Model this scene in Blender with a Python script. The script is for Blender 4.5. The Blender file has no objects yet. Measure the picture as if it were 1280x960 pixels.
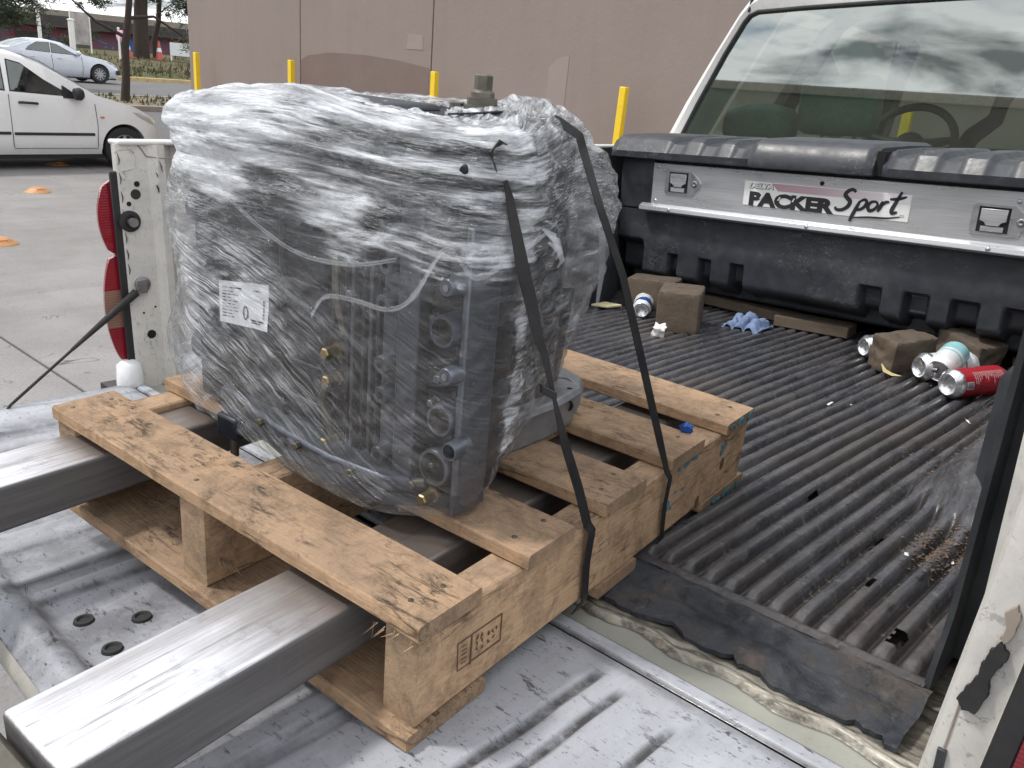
import bpy, bmesh, math, random
from mathutils import Matrix, Vector, noise, Euler

S = bpy.context.scene
COL = S.collection
R = math.radians
rnd = random.Random(7)

# ------------------------------------------------------------------ frames
# world: Z up, Y = the way the pickup faces, ground of the car park at z = 0
M_CAM = Matrix(((0.7471049304, 0.2809541126, -0.6024109972), (0.6599111276, -0.2048432823, 0.7228807186), (0.0796964649, -0.9376054694, -0.3384441714)))
CAM_LOC = Vector((0.4452546279, -0.4252715459, 1.62))
def frame(rows, t):
    m = Matrix(rows).to_4x4(); m.translation = Vector(t); return m
# the pickup stands with a slight lean; the pallet lies on the fork, a few degrees askew
TRUCK = frame(((0.9976116191, 0.0431740999, -0.0539171081), (-0.0431193015, 0.9990675525, 0.0021796547), (0.0539609422, 0.0001503194, 0.9985430357)), (0, 0, 1.0327553615))
PAL = frame(((0.9973921371, -0.0699681460, 0.0177026403), (0.0701540267, 0.9974849797, -0.0101058356), (-0.0169510313, 0.0113213925, 0.9997922227)), (0.0079791371, 0.0005612322, 1.0326197533))
WORLD = Matrix.Identity(4)

# ------------------------------------------------------------------ camera
cd = bpy.data.cameras.new('camera'); cam = bpy.data.objects.new('camera', cd); COL.objects.link(cam)
cr = Matrix((M_CAM[0], M_CAM[1], M_CAM[2])) @ Matrix(((1, 0, 0), (0, -1, 0), (0, 0, -1)))
cam.matrix_world = Matrix.Translation(CAM_LOC) @ cr.to_4x4()
cd.sensor_width = 36; cd.lens = 36 * 1045.0 / 1280.0
cd.clip_start = 0.02; cd.clip_end = 3000
S.camera = cam

# ------------------------------------------------------------------ world, sun, exposure
SUN_EL, SUN_DIR = 58, Vector((-0.55, -0.42, 0))
az = math.atan2(SUN_DIR.x, SUN_DIR.y)
W = bpy.data.worlds.new('World'); S.world = W; W.use_nodes = True
nt = W.node_tree; nt.nodes.clear()
def wn(t, **k):
    n = nt.nodes.new(t)
    for a, b in k.items(): setattr(n, a, b)
    return n
out = wn('ShaderNodeOutputWorld'); bg = wn('ShaderNodeBackground')
sky = wn('ShaderNodeTexSky', sky_type='NISHITA', sun_disc=False, sun_elevation=R(SUN_EL), sun_rotation=az)
tc = wn('ShaderNodeTexCoord'); sep = wn('ShaderNodeSeparateXYZ'); nt.links.new(tc.outputs['Generated'], sep.inputs[0])
zz = wn('ShaderNodeMath', operation='MAXIMUM'); nt.links.new(sep.outputs[2], zz.inputs[0]); zz.inputs[1].default_value = 0.02
za = wn('ShaderNodeMath', operation='ADD'); nt.links.new(zz.outputs[0], za.inputs[0]); za.inputs[1].default_value = 0.18
dx = wn('ShaderNodeMath', operation='DIVIDE'); nt.links.new(sep.outputs[0], dx.inputs[0]); nt.links.new(za.outputs[0], dx.inputs[1])
dy = wn('ShaderNodeMath', operation='DIVIDE'); nt.links.new(sep.outputs[1], dy.inputs[0]); nt.links.new(za.outputs[0], dy.inputs[1])
cb = wn('ShaderNodeCombineXYZ'); nt.links.new(dx.outputs[0], cb.inputs[0]); nt.links.new(dy.outputs[0], cb.inputs[1])
cn = wn('ShaderNodeTexNoise'); cn.inputs['Scale'].default_value = 2.1; cn.inputs['Detail'].default_value = 8; cn.inputs['Roughness'].default_value = 0.55; cn.inputs['Distortion'].default_value = 0.4
cb.inputs[2].default_value = 2.3
nt.links.new(cb.outputs[0], cn.inputs['Vector'])
cov = wn('ShaderNodeValToRGB'); cov.color_ramp.elements[0].position = 0.28; cov.color_ramp.elements[1].position = 0.42
nt.links.new(cn.outputs[0], cov.inputs[0])
shade = wn('ShaderNodeValToRGB')
shade.color_ramp.elements[0].position = 0.47; shade.color_ramp.elements[0].color = (14.5, 14.6, 14.8, 1)
shade.color_ramp.elements[1].position = 0.64; shade.color_ramp.elements[1].color = (1.9, 2.2, 2.6, 1)
nt.links.new(cn.outputs[0], shade.inputs[0])
mx = wn('ShaderNodeMix', data_type='RGBA'); nt.links.new(cov.outputs[0], mx.inputs[0]); nt.links.new(sky.outputs[0], mx.inputs[6]); nt.links.new(shade.outputs[0], mx.inputs[7])
nt.links.new(mx.outputs[2], bg.inputs[0]); bg.inputs[1].default_value = 0.1
nt.links.new(bg.outputs[0], out.inputs[0])

sl = bpy.data.lights.new('sun', 'SUN'); sun = bpy.data.objects.new('sun', sl); COL.objects.link(sun)
sd = Vector((SUN_DIR.normalized().x * math.cos(R(SUN_EL)), SUN_DIR.normalized().y * math.cos(R(SUN_EL)), math.sin(R(SUN_EL))))
sun.rotation_euler = sd.to_track_quat('Z', 'Y').to_euler(); sun.location = (-10, -10, 30)
sl.energy = 2.3; sl.angle = R(7); sl.color = (1.0, 0.96, 0.90)
S.view_settings.view_transform = 'Standard'; S.view_settings.look = 'None'
S.view_settings.exposure = 0.24; S.view_settings.gamma = 1.0
S.render.engine = 'CYCLES'
S.cycles.use_denoising = True
S.cycles.max_bounces = 10; S.cycles.transparent_max_bounces = 16; S.cycles.sample_clamp_indirect = 6

# ------------------------------------------------------------------ materials
def nodes(name):
    m = bpy.data.materials.new(name); m.use_nodes = True
    t = m.node_tree; t.nodes.clear()
    o = t.nodes.new('ShaderNodeOutputMaterial'); b = t.nodes.new('ShaderNodeBsdfPrincipled')
    t.links.new(b.outputs[0], o.inputs[0])
    return m, t, b, o
def coords(t, scale=(1, 1, 1), rot=(0, 0, 0), kind='Object', rand=True):
    c = t.nodes.new('ShaderNodeTexCoord'); mp = t.nodes.new('ShaderNodeMapping')
    mp.inputs['Scale'].default_value = scale; mp.inputs['Rotation'].default_value = rot
    src = c.outputs[kind]
    if rand:
        oi = t.nodes.new('ShaderNodeObjectInfo'); mu = t.nodes.new('ShaderNodeMath'); mu.operation = 'MULTIPLY'; mu.inputs[1].default_value = 37.0
        t.links.new(oi.outputs['Random'], mu.inputs[0])
        ad = t.nodes.new('ShaderNodeVectorMath'); ad.operation = 'ADD'
        t.links.new(src, ad.inputs[0]); t.links.new(mu.outputs[0], ad.inputs[1]); src = ad.outputs[0]
    t.links.new(src, mp.inputs['Vector']); return mp.outputs[0]
def noise_n(t, vec, scale, detail=5, rough=0.6, dist=0.0):
    n = t.nodes.new('ShaderNodeTexNoise'); n.inputs['Scale'].default_value = scale; n.inputs['Detail'].default_value = detail
    n.inputs['Roughness'].default_value = rough; n.inputs['Distortion'].default_value = dist
    t.links.new(vec, n.inputs['Vector']); return n.outputs[0]
def ramp(t, fac, stops):
    r = t.nodes.new('ShaderNodeValToRGB'); e = r.color_ramp.elements
    while len(e) < len(stops): e.new(0.5)
    for i, (p, c) in enumerate(stops):
        e[i].position = p
        e[i].color = (c, c, c, 1) if isinstance(c, (int, float)) else (*c, 1)
    t.links.new(fac, r.inputs[0]); return r.outputs[0]
def mixc(t, fac, a, b, mode='MIX'):
    m = t.nodes.new('ShaderNodeMix'); m.data_type = 'RGBA'; m.blend_type = mode
    if isinstance(fac, (int, float)): m.inputs[0].default_value = fac
    else: t.links.new(fac, m.inputs[0])
    for i, v in ((6, a), (7, b)):
        if isinstance(v, tuple): m.inputs[i].default_value = (*v, 1)
        else: t.links.new(v, m.inputs[i])
    return m.outputs[2]
def math_n(t, op, a, b=None):
    m = t.nodes.new('ShaderNodeMath'); m.operation = op
    for i, v in ((0, a), (1, b)):
        if v is None: continue
        if isinstance(v, (int, float)): m.inputs[i].default_value = v
        else: t.links.new(v, m.inputs[i])
    return m.outputs[0]
def bump(t, b, h, strength=0.3, dist=0.002):
    n = t.nodes.new('ShaderNodeBump'); n.inputs['Strength'].default_value = strength; n.inputs['Distance'].default_value = dist
    t.links.new(h, n.inputs['Height']); t.links.new(n.outputs[0], b.inputs['Normal']); return n
def lerp(a, b, t): return a + (b - a) * t
def simple(name, c, rough=0.5, metal=0.0, var=0.15, scale=30, bmp=0.0, stretch=(1, 1, 1), scr=None, dirt=None, dirt_at=(0.55, 0.75), dscale=6, coat=0.0, spec=0.5):
    """a base colour with gentle variation, optional dirt patches and fine relief"""
    m, t, b, o = nodes(name)
    v = coords(t, stretch)
    n = noise_n(t, v, scale)
    col = ramp(t, n, [(0.3, tuple(x * (1 - var) for x in c)), (0.7, tuple(min(1, x * (1 + var)) for x in c))])
    if dirt is not None:
        d = noise_n(t, v, dscale, 8, 0.65)
        col = mixc(t, ramp(t, d, [(dirt_at[0], 0.0), (dirt_at[1], 1.0)]), col, dirt)
    if scr is not None:
        for sc_, rt_ in (((2.2, 10, 10), 0.5), ((6, 3, 16), -0.4)):
            m0 = t.nodes.new('ShaderNodeMapping'); m0.inputs['Rotation'].default_value = (rt_, rt_ * .6, rt_); t.links.new(v, m0.inputs[0])
            m1 = t.nodes.new('ShaderNodeMapping'); m1.inputs['Scale'].default_value = sc_; t.links.new(m0.outputs[0], m1.inputs[0])
            sn = noise_n(t, m1.outputs[0], 4, 3, 0.5)
            sk = math_n(t, 'MULTIPLY', ramp(t, math_n(t, 'ABSOLUTE', math_n(t, 'SUBTRACT', sn, 0.5)), [(0.0, 0.8), (0.010, 0.0)]), ramp(t, noise_n(t, v, 5, 5, 0.7), [(0.50, 0.0), (0.66, 1.0)]))
            col = mixc(t, sk, col, scr)
    t.links.new(col, b.inputs['Base Color'])
    rr = ramp(t, noise_n(t, v, scale * 0.6), [(0.3, max(0.02, rough - 0.1)), (0.7, min(1, rough + 0.1))])
    t.links.new(rr, b.inputs['Roughness'])
    b.inputs['Metallic'].default_value = metal; b.inputs['Coat Weight'].default_value = coat; b.inputs['Specular IOR Level'].default_value = spec
    b.inputs['Coat Roughness'].default_value = 0.08
    if bmp: bump(t, b, noise_n(t, v, scale * 3, 6), bmp)
    return m

def wood(name, light, dark, axis, dirty=0.5, grey=(0.28, 0.202, 0.146)):
    """sawn softwood with the grain along one axis, weathered grey on top, dark marks and fibres"""
    m, t, b, o = nodes(name)
    st = [24, 24, 24]; st[axis] = 1.6
    v = coords(t, tuple(st)); vo = coords(t)
    g = noise_n(t, v, 2.2, 9, 0.7, 0.8)
    col = ramp(t, g, [(0.28, tuple(lerp(l, d, .55) for l, d in zip(light, dark))), (0.62, light)])
    fib = noise_n(t, v, 16.0, 5, 0.75)
    col = mixc(t, ramp(t, fib, [(0.36, 0.38), (0.54, 0.0)]), col, tuple(x * 0.7 for x in dark))
    geo = t.nodes.new('ShaderNodeTexCoord'); sx = t.nodes.new('ShaderNodeSeparateXYZ'); t.links.new(geo.outputs['Normal'], sx.inputs[0])
    up = ramp(t, sx.outputs[2], [(0.4, 0.0), (0.85, 1.0)])
    wv = noise_n(t, vo, 6, 8, 0.75, 0.5)
    weather = math_n(t, 'MULTIPLY', ramp(t, wv, [(0.30, 0.18), (0.62, 0.80)]), ramp(t, up, [(0, 0.28), (1, 1.0)]))
    col = mixc(t, weather, col, grey)
    blot = noise_n(t, vo, 24, 9, 0.82, 0.4)
    col = mixc(t, ramp(t, blot, [(0.46, 0.0), (0.64, 0.66)]), col, (0.13, 0.094, 0.064))
    sm_ = [30, 30, 30]; sm_[axis] = 13
    spots = noise_n(t, coords(t, tuple(sm_)), 3.0, 9, 0.82, 0.4)
    mass = noise_n(t, vo, 10, 5, 0.6)
    sp = math_n(t, 'MULTIPLY', ramp(t, spots, [(0.50, 0.0), (0.62, 1.0)]), ramp(t, mass, [(0.44, 0.0), (0.60, dirty)]))
    sp = math_n(t, 'MULTIPLY', sp, ramp(t, up, [(0, 0.35), (1, 1.0)]))
    col = mixc(t, sp, col, (0.045, 0.036, 0.030))
    crack = noise_n(t, coords(t, tuple(7 if i != axis else .9 for i in range(3))), 4.0, 4, 0.5, 0.2)
    ck = ramp(t, math_n(t, 'ABSOLUTE', math_n(t, 'SUBTRACT', crack, 0.5)), [(0.0, 0.85), (0.006, 0.6), (0.014, 0.0)])
    col = mixc(t, math_n(t, 'MULTIPLY', ck, ramp(t, mass, [(0.45, 0.0), (0.6, 0.9)])), col, (0.05, 0.035, 0.025))
    # end grain is darker and dirty
    ab = math_n(t, 'ABSOLUTE', sx.outputs[axis]); en = ramp(t, ab, [(0.7, 0.0), (0.95, 0.55)])
    col = mixc(t, math_n(t, 'MULTIPLY', en, ramp(t, blot, [(0.3, 0.45), (0.6, 1.0)])), col, (0.19, 0.145, 0.105))
    t.links.new(col, b.inputs['Base Color']); b.inputs['Roughness'].default_value = 0.85; b.inputs['Specular IOR Level'].default_value = 0.2
    h = math_n(t, 'ADD', math_n(t, 'MULTIPLY', fib, 0.7), math_n(t, 'ADD', g, math_n(t, 'MULTIPLY', blot, 0.5)))
    bump(t, b, h, 0.7, 0.003)
    return m

def painted_scuffed(name, base, grime, scuff_rot=0.0, amount=1.0, attr=None):
    """old white paint with dark flecks, scuffs and grime lying in the grooves"""
    m, t, b, o = nodes(name)
    v = coords(t, (1, 1, 1), rand=False)
    big = noise_n(t, v, 5, 7, 0.65)
    col = ramp(t, big, [(0.3, base), (0.72, tuple(x * (1 - .26 * amount) for x in base))])
    # long rubbed smears where loads were dragged in and out
    smear = noise_n(t, coords(t, (13, 3.2, 10), rand=False), 1.6, 9, 0.75, 0.5)
    col = mixc(t, ramp(t, smear, [(0.42, 0.0), (0.70, 0.72 * amount)]), col, (0.27, 0.275, 0.30))
    msk = noise_n(t, v, 7, 6, 0.65)
    tot = None
    for sc, rt, lo, hi in (((11, 36, 20), scuff_rot, 0.585, 0.62), ((40, 120, 40), scuff_rot - 0.35, 0.585, 0.63), ((34, 38, 34), 0.3, 0.66, 0.70)):
        fl = noise_n(t, coords(t, sc, (0, 0, rt), rand=False), 2.2, 7, 0.78, 0.3)
        f = math_n(t, 'MULTIPLY', ramp(t, fl, [(lo, 0.0), (hi, 1.0)]), ramp(t, msk, [(0.36, 0.22 * amount), (0.58, min(1, 1.0 * amount))]))
        tot = f if tot is None else math_n(t, 'MAXIMUM', tot, f)
    col = mixc(t, tot, col, grime)
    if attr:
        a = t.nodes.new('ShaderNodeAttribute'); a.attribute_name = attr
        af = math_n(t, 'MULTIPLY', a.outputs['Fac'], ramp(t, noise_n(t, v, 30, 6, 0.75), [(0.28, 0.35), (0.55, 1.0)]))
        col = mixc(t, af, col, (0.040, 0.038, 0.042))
    t.links.new(col, b.inputs['Base Color']); t.links.new(ramp(t, big, [(0.3, 0.36), (0.7, 0.6)]), b.inputs['Roughness']); b.inputs['Coat Weight'].default_value = 0.08
    bump(t, b, math_n(t, 'SUBTRACT', noise_n(t, v, 60, 4), math_n(t, 'MULTIPLY', tot, 0.8)), 0.2, 0.001)
    return m

MAT = {}
MAT['concrete'] = simple('concrete', (0.285, 0.275, 0.28), 0.85, 0, 0.12, 3, 0.25, dirt=(0.225, 0.215, 0.215), dirt_at=(0.45, 0.75), dscale=0.8, spec=0.25)
def stained_ground():
    m, t, b, o = nodes('stained_concrete'); v = coords(t, rand=False); vr = coords(t)
    n = noise_n(t, vr, 2.5, 8, 0.65); c = ramp(t, n, [(0.3, (0.24, 0.232, 0.232)), (0.7, (0.305, 0.296, 0.296))])
    c = mixc(t, ramp(t, noise_n(t, v, 0.7, 7, 0.7), [(0.42, 0.0), (0.72, 0.8)]), c, (0.19, 0.182, 0.18))
    c = mixc(t, ramp(t, noise_n(t, coords(t, (1.6, .22, 1), rand=False), 1.6, 7, 0.7), [(0.52, 0.0), (0.72, 0.6)]), c, (0.15, 0.145, 0.142))
    sp = noise_n(t, v, 3.2, 5, 0.6); c = mixc(t, ramp(t, sp, [(0.66, 0.0), (0.72, 0.7)]), c, (0.10, 0.095, 0.09))
    g = noise_n(t, v, 60, 5, 0.8); c = mixc(t, ramp(t, g, [(0.36, 0.5), (0.5, 0.0)]), c, (0.14, 0.135, 0.13)); c = mixc(t, ramp(t, g, [(0.60, 0.0), (0.72, 0.4)]), c, (0.42, 0.41, 0.40))
    ck = noise_n(t, v, 0.9, 4, 0.6, 0.6); cm = math_n(t, 'MULTIPLY', ramp(t, math_n(t, 'ABSOLUTE', math_n(t, 'SUBTRACT', ck, 0.5)), [(0.0, 0.85), (0.004, 0.0)]), ramp(t, n, [(0.5, 0.0), (0.6, 1.0)]))
    c = mixc(t, cm, c, (0.05, 0.048, 0.045))
    t.links.new(c, b.inputs['Base Color']); b.inputs['Roughness'].default_value = 0.85; b.inputs['Specular IOR Level'].default_value = 0.25
    bump(t, b, g, 0.4, 0.004); return m
MAT['concrete'] = stained_ground()
MAT['asphalt'] = simple('asphalt', (0.13, 0.13, 0.135), 0.9, 0, 0.2, 20, 0.4, dirt=(0.19, 0.185, 0.18), dscale=1.2, spec=0.25)
MAT['soil'] = simple('soil', (0.20, 0.165, 0.12), 0.95, 0, 0.35, 6, 0.5, dirt=(0.10, 0.12, 0.05), dscale=0.7, spec=0.1)
MAT['drygrass'] = simple('dry_grass', (0.125, 0.105, 0.068), 0.95, 0, 0.35, 9, 0.5, dirt=(0.07, 0.085, 0.035), dirt_at=(0.45, 0.62), dscale=0.35, spec=0.1)
MAT['yellowkerb'] = simple('yellow_kerb', (0.52, 0.40, 0.20), 0.8, 0, 0.2, 8, 0.2, dirt=(0.3, 0.27, 0.22), dscale=2)
MAT['kerb'] = simple('kerb_concrete', (0.30, 0.26, 0.22), 0.9, 0, 0.2, 8, 0.3, dirt=(0.14, 0.12, 0.10), dscale=2)
MAT['yellow'] = simple('yellow_paint', (0.85, 0.58, 0.02), 0.5, 0, 0.06, 12, 0.05, dirt=(0.62, 0.42, 0.05), dirt_at=(0.62, 0.8), dscale=6)
MAT['orange'] = simple('orange_plastic', (0.46, 0.24, 0.10), 0.5, 0, 0.12, 20, 0.05, dirt=(0.4, 0.24, 0.12), dscale=9)
MAT['carwhite'] = simple('car_white', (0.78, 0.79, 0.80), 0.25, 0, 0.02, 3, coat=0.6)
MAT['silver'] = simple('silver_car', (0.66, 0.70, 0.78), 0.25, 0.15, 0.02, 3, coat=0.7)
MAT['blacktrim'] = simple('black_trim', (0.022, 0.022, 0.024), 0.5, 0, 0.2, 40, 0.05)
MAT['rubber'] = simple('rubber', (0.024, 0.024, 0.025), 0.8, 0, 0.2, 60, 0.1)
MAT['rim'] = simple('alloy', (0.42, 0.43, 0.45), 0.35, 0.8, 0.1, 20)
MAT['blackglass'] = None
MAT['leather'] = simple('green_leather', (0.13, 0.28, 0.22), 0.42, 0, 0.15, 60, 0.1)
MAT['plasticbox'] = simple('toolbox_plastic', (0.034, 0.038, 0.046), 0.40, 0, 0.25, 30, 0.18, scr=(0.22, 0.22, 0.225), dirt=(0.10, 0.10, 0.105), dirt_at=(0.54, 0.85), dscale=7)
MAT['alu'] = None
MAT['steel'] = simple('worn_steel', (0.35, 0.35, 0.37), 0.38, 0.9, 0.25, 12, 0.08, stretch=(6, 0.6, 6))
MAT['castalu'] = simple('cast_aluminium', (0.068, 0.077, 0.098), 0.42, 0.55, 0.2, 50, 0.15, dirt=(0.05, 0.055, 0.06), dscale=12)
MAT['castdark'] = simple('dark_casting', (0.013, 0.017, 0.026), 0.40, 0.35, 0.25, 40, 0.15, dirt=(0.02, 0.02, 0.022), dscale=10)
MAT['castlight'] = simple('machined_aluminium', (0.15, 0.165, 0.195), 0.40, 0.8, 0.12, 60, 0.05)
MAT['brightmetal'] = simple('bright_metal', (0.55, 0.56, 0.58), 0.35, 0.85, 0.1, 60)
MAT['castmid'] = simple('bare_casting', (0.24, 0.25, 0.265), 0.45, 0.4, 0.2, 40, 0.15, dirt=(0.12, 0.12, 0.125), dscale=12)
MAT['brass'] = simple('brass', (0.24, 0.19, 0.11), 0.35, 0.85, 0.2, 60)
MAT['oiled'] = simple('oiled_iron', (0.13, 0.12, 0.10), 0.4, 0.7, 0.25, 60, 0.1)
MAT['black'] = simple('black_hole', (0.006, 0.006, 0.007), 0.8, 0, 0.1, 20)
MAT['paper'] = simple('white_paper', (0.80, 0.82, 0.86), 0.6, 0, 0.03, 10)
MAT['ink'] = simple('ink', (0.02, 0.02, 0.025), 0.6)
MAT['band'] = simple('strapping', (0.018, 0.018, 0.020), 0.42, 0, 0.2, 80, 0.1)
MAT['white'] = simple('white_plastic', (0.8, 0.8, 0.78), 0.5, 0, 0.03, 20)
MAT['oldwood'] = wood('old_wood', (0.15, 0.12, 0.095), (0.06, 0.046, 0.036), 1, 0.9, (0.115, 0.095, 0.08))
MAT['woodx'] = wood('pallet_wood_across', (0.55, 0.365, 0.222), (0.35, 0.22, 0.13), 0, 1.0)
MAT['woody'] = wood('pallet_wood_along', (0.65, 0.44, 0.275), (0.46, 0.30, 0.18), 1, 0.5)
MAT['stamp'] = simple('brown_stamp', (0.13, 0.07, 0.045), 0.8, 0, 0.3, 200)
MAT['bluepaint'] = simple('blue_paint', (0.07, 0.20, 0.26), 0.7, 0, 0.3, 120)
MAT['rag'] = simple('blue_cloth', (0.16, 0.22, 0.36), 0.9, 0, 0.35, 40, 0.4)
MAT['canalu'] = simple('can_aluminium', (0.72, 0.73, 0.75), 0.28, 0.9, 0.06, 60)
MAT['canred'] = simple('can_red', (0.42, 0.022, 0.035), 0.3, 0.25, 0.08, 60)
MAT['canblue'] = simple('can_blue', (0.02, 0.10, 0.42), 0.3, 0.3, 0.08, 60)
MAT['canteal'] = simple('can_teal', (0.30, 0.58, 0.62), 0.35, 0.2, 0.06, 60)
MAT['canwhite'] = simple('can_white', (0.74, 0.77, 0.78), 0.35, 0.2, 0.04, 60)
MAT['bark'] = simple('bark', (0.045, 0.034, 0.028), 0.95, 0, 0.4, 25, 0.8, stretch=(4, 4, 0.8))
MAT['leafdark'] = simple('dark_leaf', (0.035, 0.055, 0.025), 0.7, 0, 0.5, 3)
MAT['leafmid'] = simple('mid_leaf', (0.065, 0.085, 0.045), 0.7, 0, 0.5, 3)
MAT['roofdark'] = simple('dark_roof', (0.06, 0.055, 0.055), 0.8, 0, 0.2, 3)
MAT['pink'] = simple('pink_plastic', (0.80, 0.36, 0.60), 0.5)
MAT['conered'] = simple('cone_red', (0.55, 0.13, 0.11), 0.6)
MAT['beige'] = simple('beige_render', (0.15, 0.14, 0.115), 0.9, 0, 0.1, 2, 0.1)
MAT['bannergrey'] = simple('banner_grey', (0.45, 0.42, 0.42), 0.8, 0, 0.3, 1.5, dirt=(0.25, 0.16, 0.17), dscale=0.8)
MAT['dash'] = simple('dash_plastic', (0.03, 0.034, 0.033), 0.6)
MAT['leafyellow'] = simple('dry_leaf', (0.50, 0.42, 0.22), 0.8)
MAT['foam'] = simple('yellow_foam', (0.62, 0.55, 0.33), 0.9, 0, 0.08, 40, 0.2)
MAT['stone'] = simple('brown_stone', (0.26, 0.17, 0.12), 0.9, 0, 0.3, 30, 0.4)
MAT['woodchip'] = simple('wood_chips', (0.13, 0.09, 0.065), 0.9, 0, 0.35, 90)
MAT['cream'] = None

def mk_special():
    # red and clear lamp lenses
    for nm, c, tr in (('redlens', (0.27, 0.008, 0.022), 0.0), ('clearlens', (0.30, 0.17, 0.13), 0.0), ('amber', (0.7, 0.2, 0.03), 0), ('headlens', (0.52, 0.52, 0.50), 0)):
        m, t, b, o = nodes(nm)
        v = coords(t, (1, 1, 1))
        wv = t.nodes.new('ShaderNodeTexWave'); wv.inputs['Scale'].default_value = 60; wv.bands_direction = 'Z'; t.links.new(v, wv.inputs['Vector'])
        t.links.new(mixc(t, ramp(t, wv.outputs[0], [(0.2, 0.0), (0.9, 0.5)]), c, tuple(x * 0.55 for x in c)), b.inputs['Base Color'])
        b.inputs['Roughness'].default_value = 0.16; b.inputs['Coat Weight'].default_value = 0.8
        bump(t, b, wv.outputs[0], 0.15, 0.002); MAT[nm] = m
    # window glass: reflects, and lets a green-grey view through
    def glass(nm, tint, refl, dust):
        m = bpy.data.materials.new(nm); m.use_nodes = True; t = m.node_tree; t.nodes.clear()
        o = t.nodes.new('ShaderNodeOutputMaterial'); tr = t.nodes.new('ShaderNodeBsdfTransparent'); tr.inputs[0].default_value = (*tint, 1)
        gl = t.nodes.new('ShaderNodeBsdfGlossy'); gl.inputs['Roughness'].default_value = 0.015; gl.inputs[0].default_value = (0.95, 1, 0.98, 1)
        fr = t.nodes.new('ShaderNodeLayerWeight'); fr.inputs[0].default_value = 0.5; f0 = ((refl - 1) / (refl + 1)) ** 2
        mx_ = t.nodes.new('ShaderNodeMixShader'); t.links.new(ramp(t, fr.outputs['Facing'], [(0.0, f0), (0.5, f0 + .03), (0.75, f0 + .15), (0.9, f0 + .40), (1.0, 1.0)]), mx_.inputs[0]); t.links.new(tr.outputs[0], mx_.inputs[1]); t.links.new(gl.outputs[0], mx_.inputs[2])
        df = t.nodes.new('ShaderNodeBsdfDiffuse'); df.inputs[0].default_value = (0.5, 0.5, 0.46, 1)
        v = coords(t); dn = ramp(t, noise_n(t, v, 6, 8, 0.7), [(0.4, 0.0), (0.8, dust)])
        m2 = t.nodes.new('ShaderNodeMixShader'); t.links.new(dn, m2.inputs[0]); t.links.new(mx_.outputs[0], m2.inputs[1]); t.links.new(df.outputs[0], m2.inputs[2])
        t.links.new(m2.outputs[0], o.inputs[0]); return m
    MAT['rearglass'] = glass('rear_glass', (0.46, 0.58, 0.52), 3.4, 0.03)
    MAT['glass'] = glass('side_glass', (0.55, 0.62, 0.58), 1.5, 0.03)
    MAT['darkglass'] = glass('dark_glass', (0.42, 0.46, 0.48), 1.9, 0.12)
    # brushed aluminium plate
    m, t, b, o = nodes('brushed_aluminium')
    v = coords(t, (1.2, 30, 60)); n = noise_n(t, v, 8, 6, 0.7)
    t.links.new(ramp(t, n, [(0.3, (0.52, 0.53, 0.55)), (0.7, (0.74, 0.75, 0.77))]), b.inputs['Base Color'])
    t.links.new(ramp(t, noise_n(t, coords(t, (2, 8, 8)), 3, 5), [(0.3, 0.22), (0.7, 0.42)]), b.inputs['Roughness'])
    b.inputs['Metallic'].default_value = 0.62; bump(t, b, n, 0.12, 0.0006); MAT['alu'] = m
    # cream rear sill, greasy
    m, t, b, o = nodes('channel_paint'); v = coords(t, rand=False)
    c = ramp(t, noise_n(t, v, 9, 5, 0.6), [(0.3, (0.25, 0.255, 0.225)), (0.7, (0.36, 0.36, 0.32))])
    a = t.nodes.new('ShaderNodeAttribute'); a.attribute_name = 'grime'; c = mixc(t, a.outputs['Fac'], c, (0.05, 0.045, 0.04))
    c = mixc(t, ramp(t, noise_n(t, v, 45, 6, 0.7), [(0.62, 0.0), (0.72, 0.5)]), c, (0.12, 0.11, 0.09))
    t.links.new(c, b.inputs['Base Color']); b.inputs['Roughness'].default_value = 0.3; MAT['channel'] = m
    m, t, b, o = nodes('cream_paint_dirty'); v = coords(t, rand=False)
    n = noise_n(t, v, 14, 7, 0.65); n2 = noise_n(t, coords(t, (1, 4, 1), rand=False), 30, 6, 0.7)
    c = ramp(t, n, [(0.3, (0.52, 0.49, 0.42)), (0.7, (0.30, 0.28, 0.23))])
    c = mixc(t, ramp(t, n2, [(0.44, 0.0), (0.62, 0.9)]), c, (0.085, 0.072, 0.06))
    a = t.nodes.new('ShaderNodeAttribute'); a.attribute_name = 'grime'; c = mixc(t, a.outputs['Fac'], c, (0.045, 0.04, 0.036))
    t.links.new(c, b.inputs['Base Color']); b.inputs['Roughness'].default_value = 0.35; bump(t, b, n2, 0.2, 0.001); MAT['cream'] = m
    # bed liner: scuffed ribs, valleys coloured near black
    m, t, b, o = nodes('liner_plastic'); v = coords(t, rand=False)
    n = noise_n(t, coords(t, (30, 3, 10), rand=False), 3, 7, 0.7); big = noise_n(t, v, 3.2, 6, 0.65)
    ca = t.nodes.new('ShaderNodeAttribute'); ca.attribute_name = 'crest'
    c = ramp(t, n, [(0.35, (0.036, 0.039, 0.048)), (0.68, (0.105, 0.105, 0.116))])
    c = mixc(t, ramp(t, big, [(0.48, 0.0), (0.72, 0.7)]), c, (0.105, 0.085, 0.072))
    fine = noise_n(t, v, 70, 6, 0.75)
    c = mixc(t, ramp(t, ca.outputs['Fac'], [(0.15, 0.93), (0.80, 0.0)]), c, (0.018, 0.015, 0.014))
    c = mixc(t, ramp(t, noise_n(t, v, 17, 8, 0.78), [(0.52, 0.0), (0.66, 0.7)]), c, (0.030, 0.025, 0.022))
    c = mixc(t, ramp(t, fine, [(0.56, 0.0), (0.68, 0.6)]), c, (0.185, 0.17, 0.155))
    c = mixc(t, ramp(t, fine, [(0.30, 0.7), (0.42, 0.0)]), c, (0.012, 0.011, 0.012))
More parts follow.
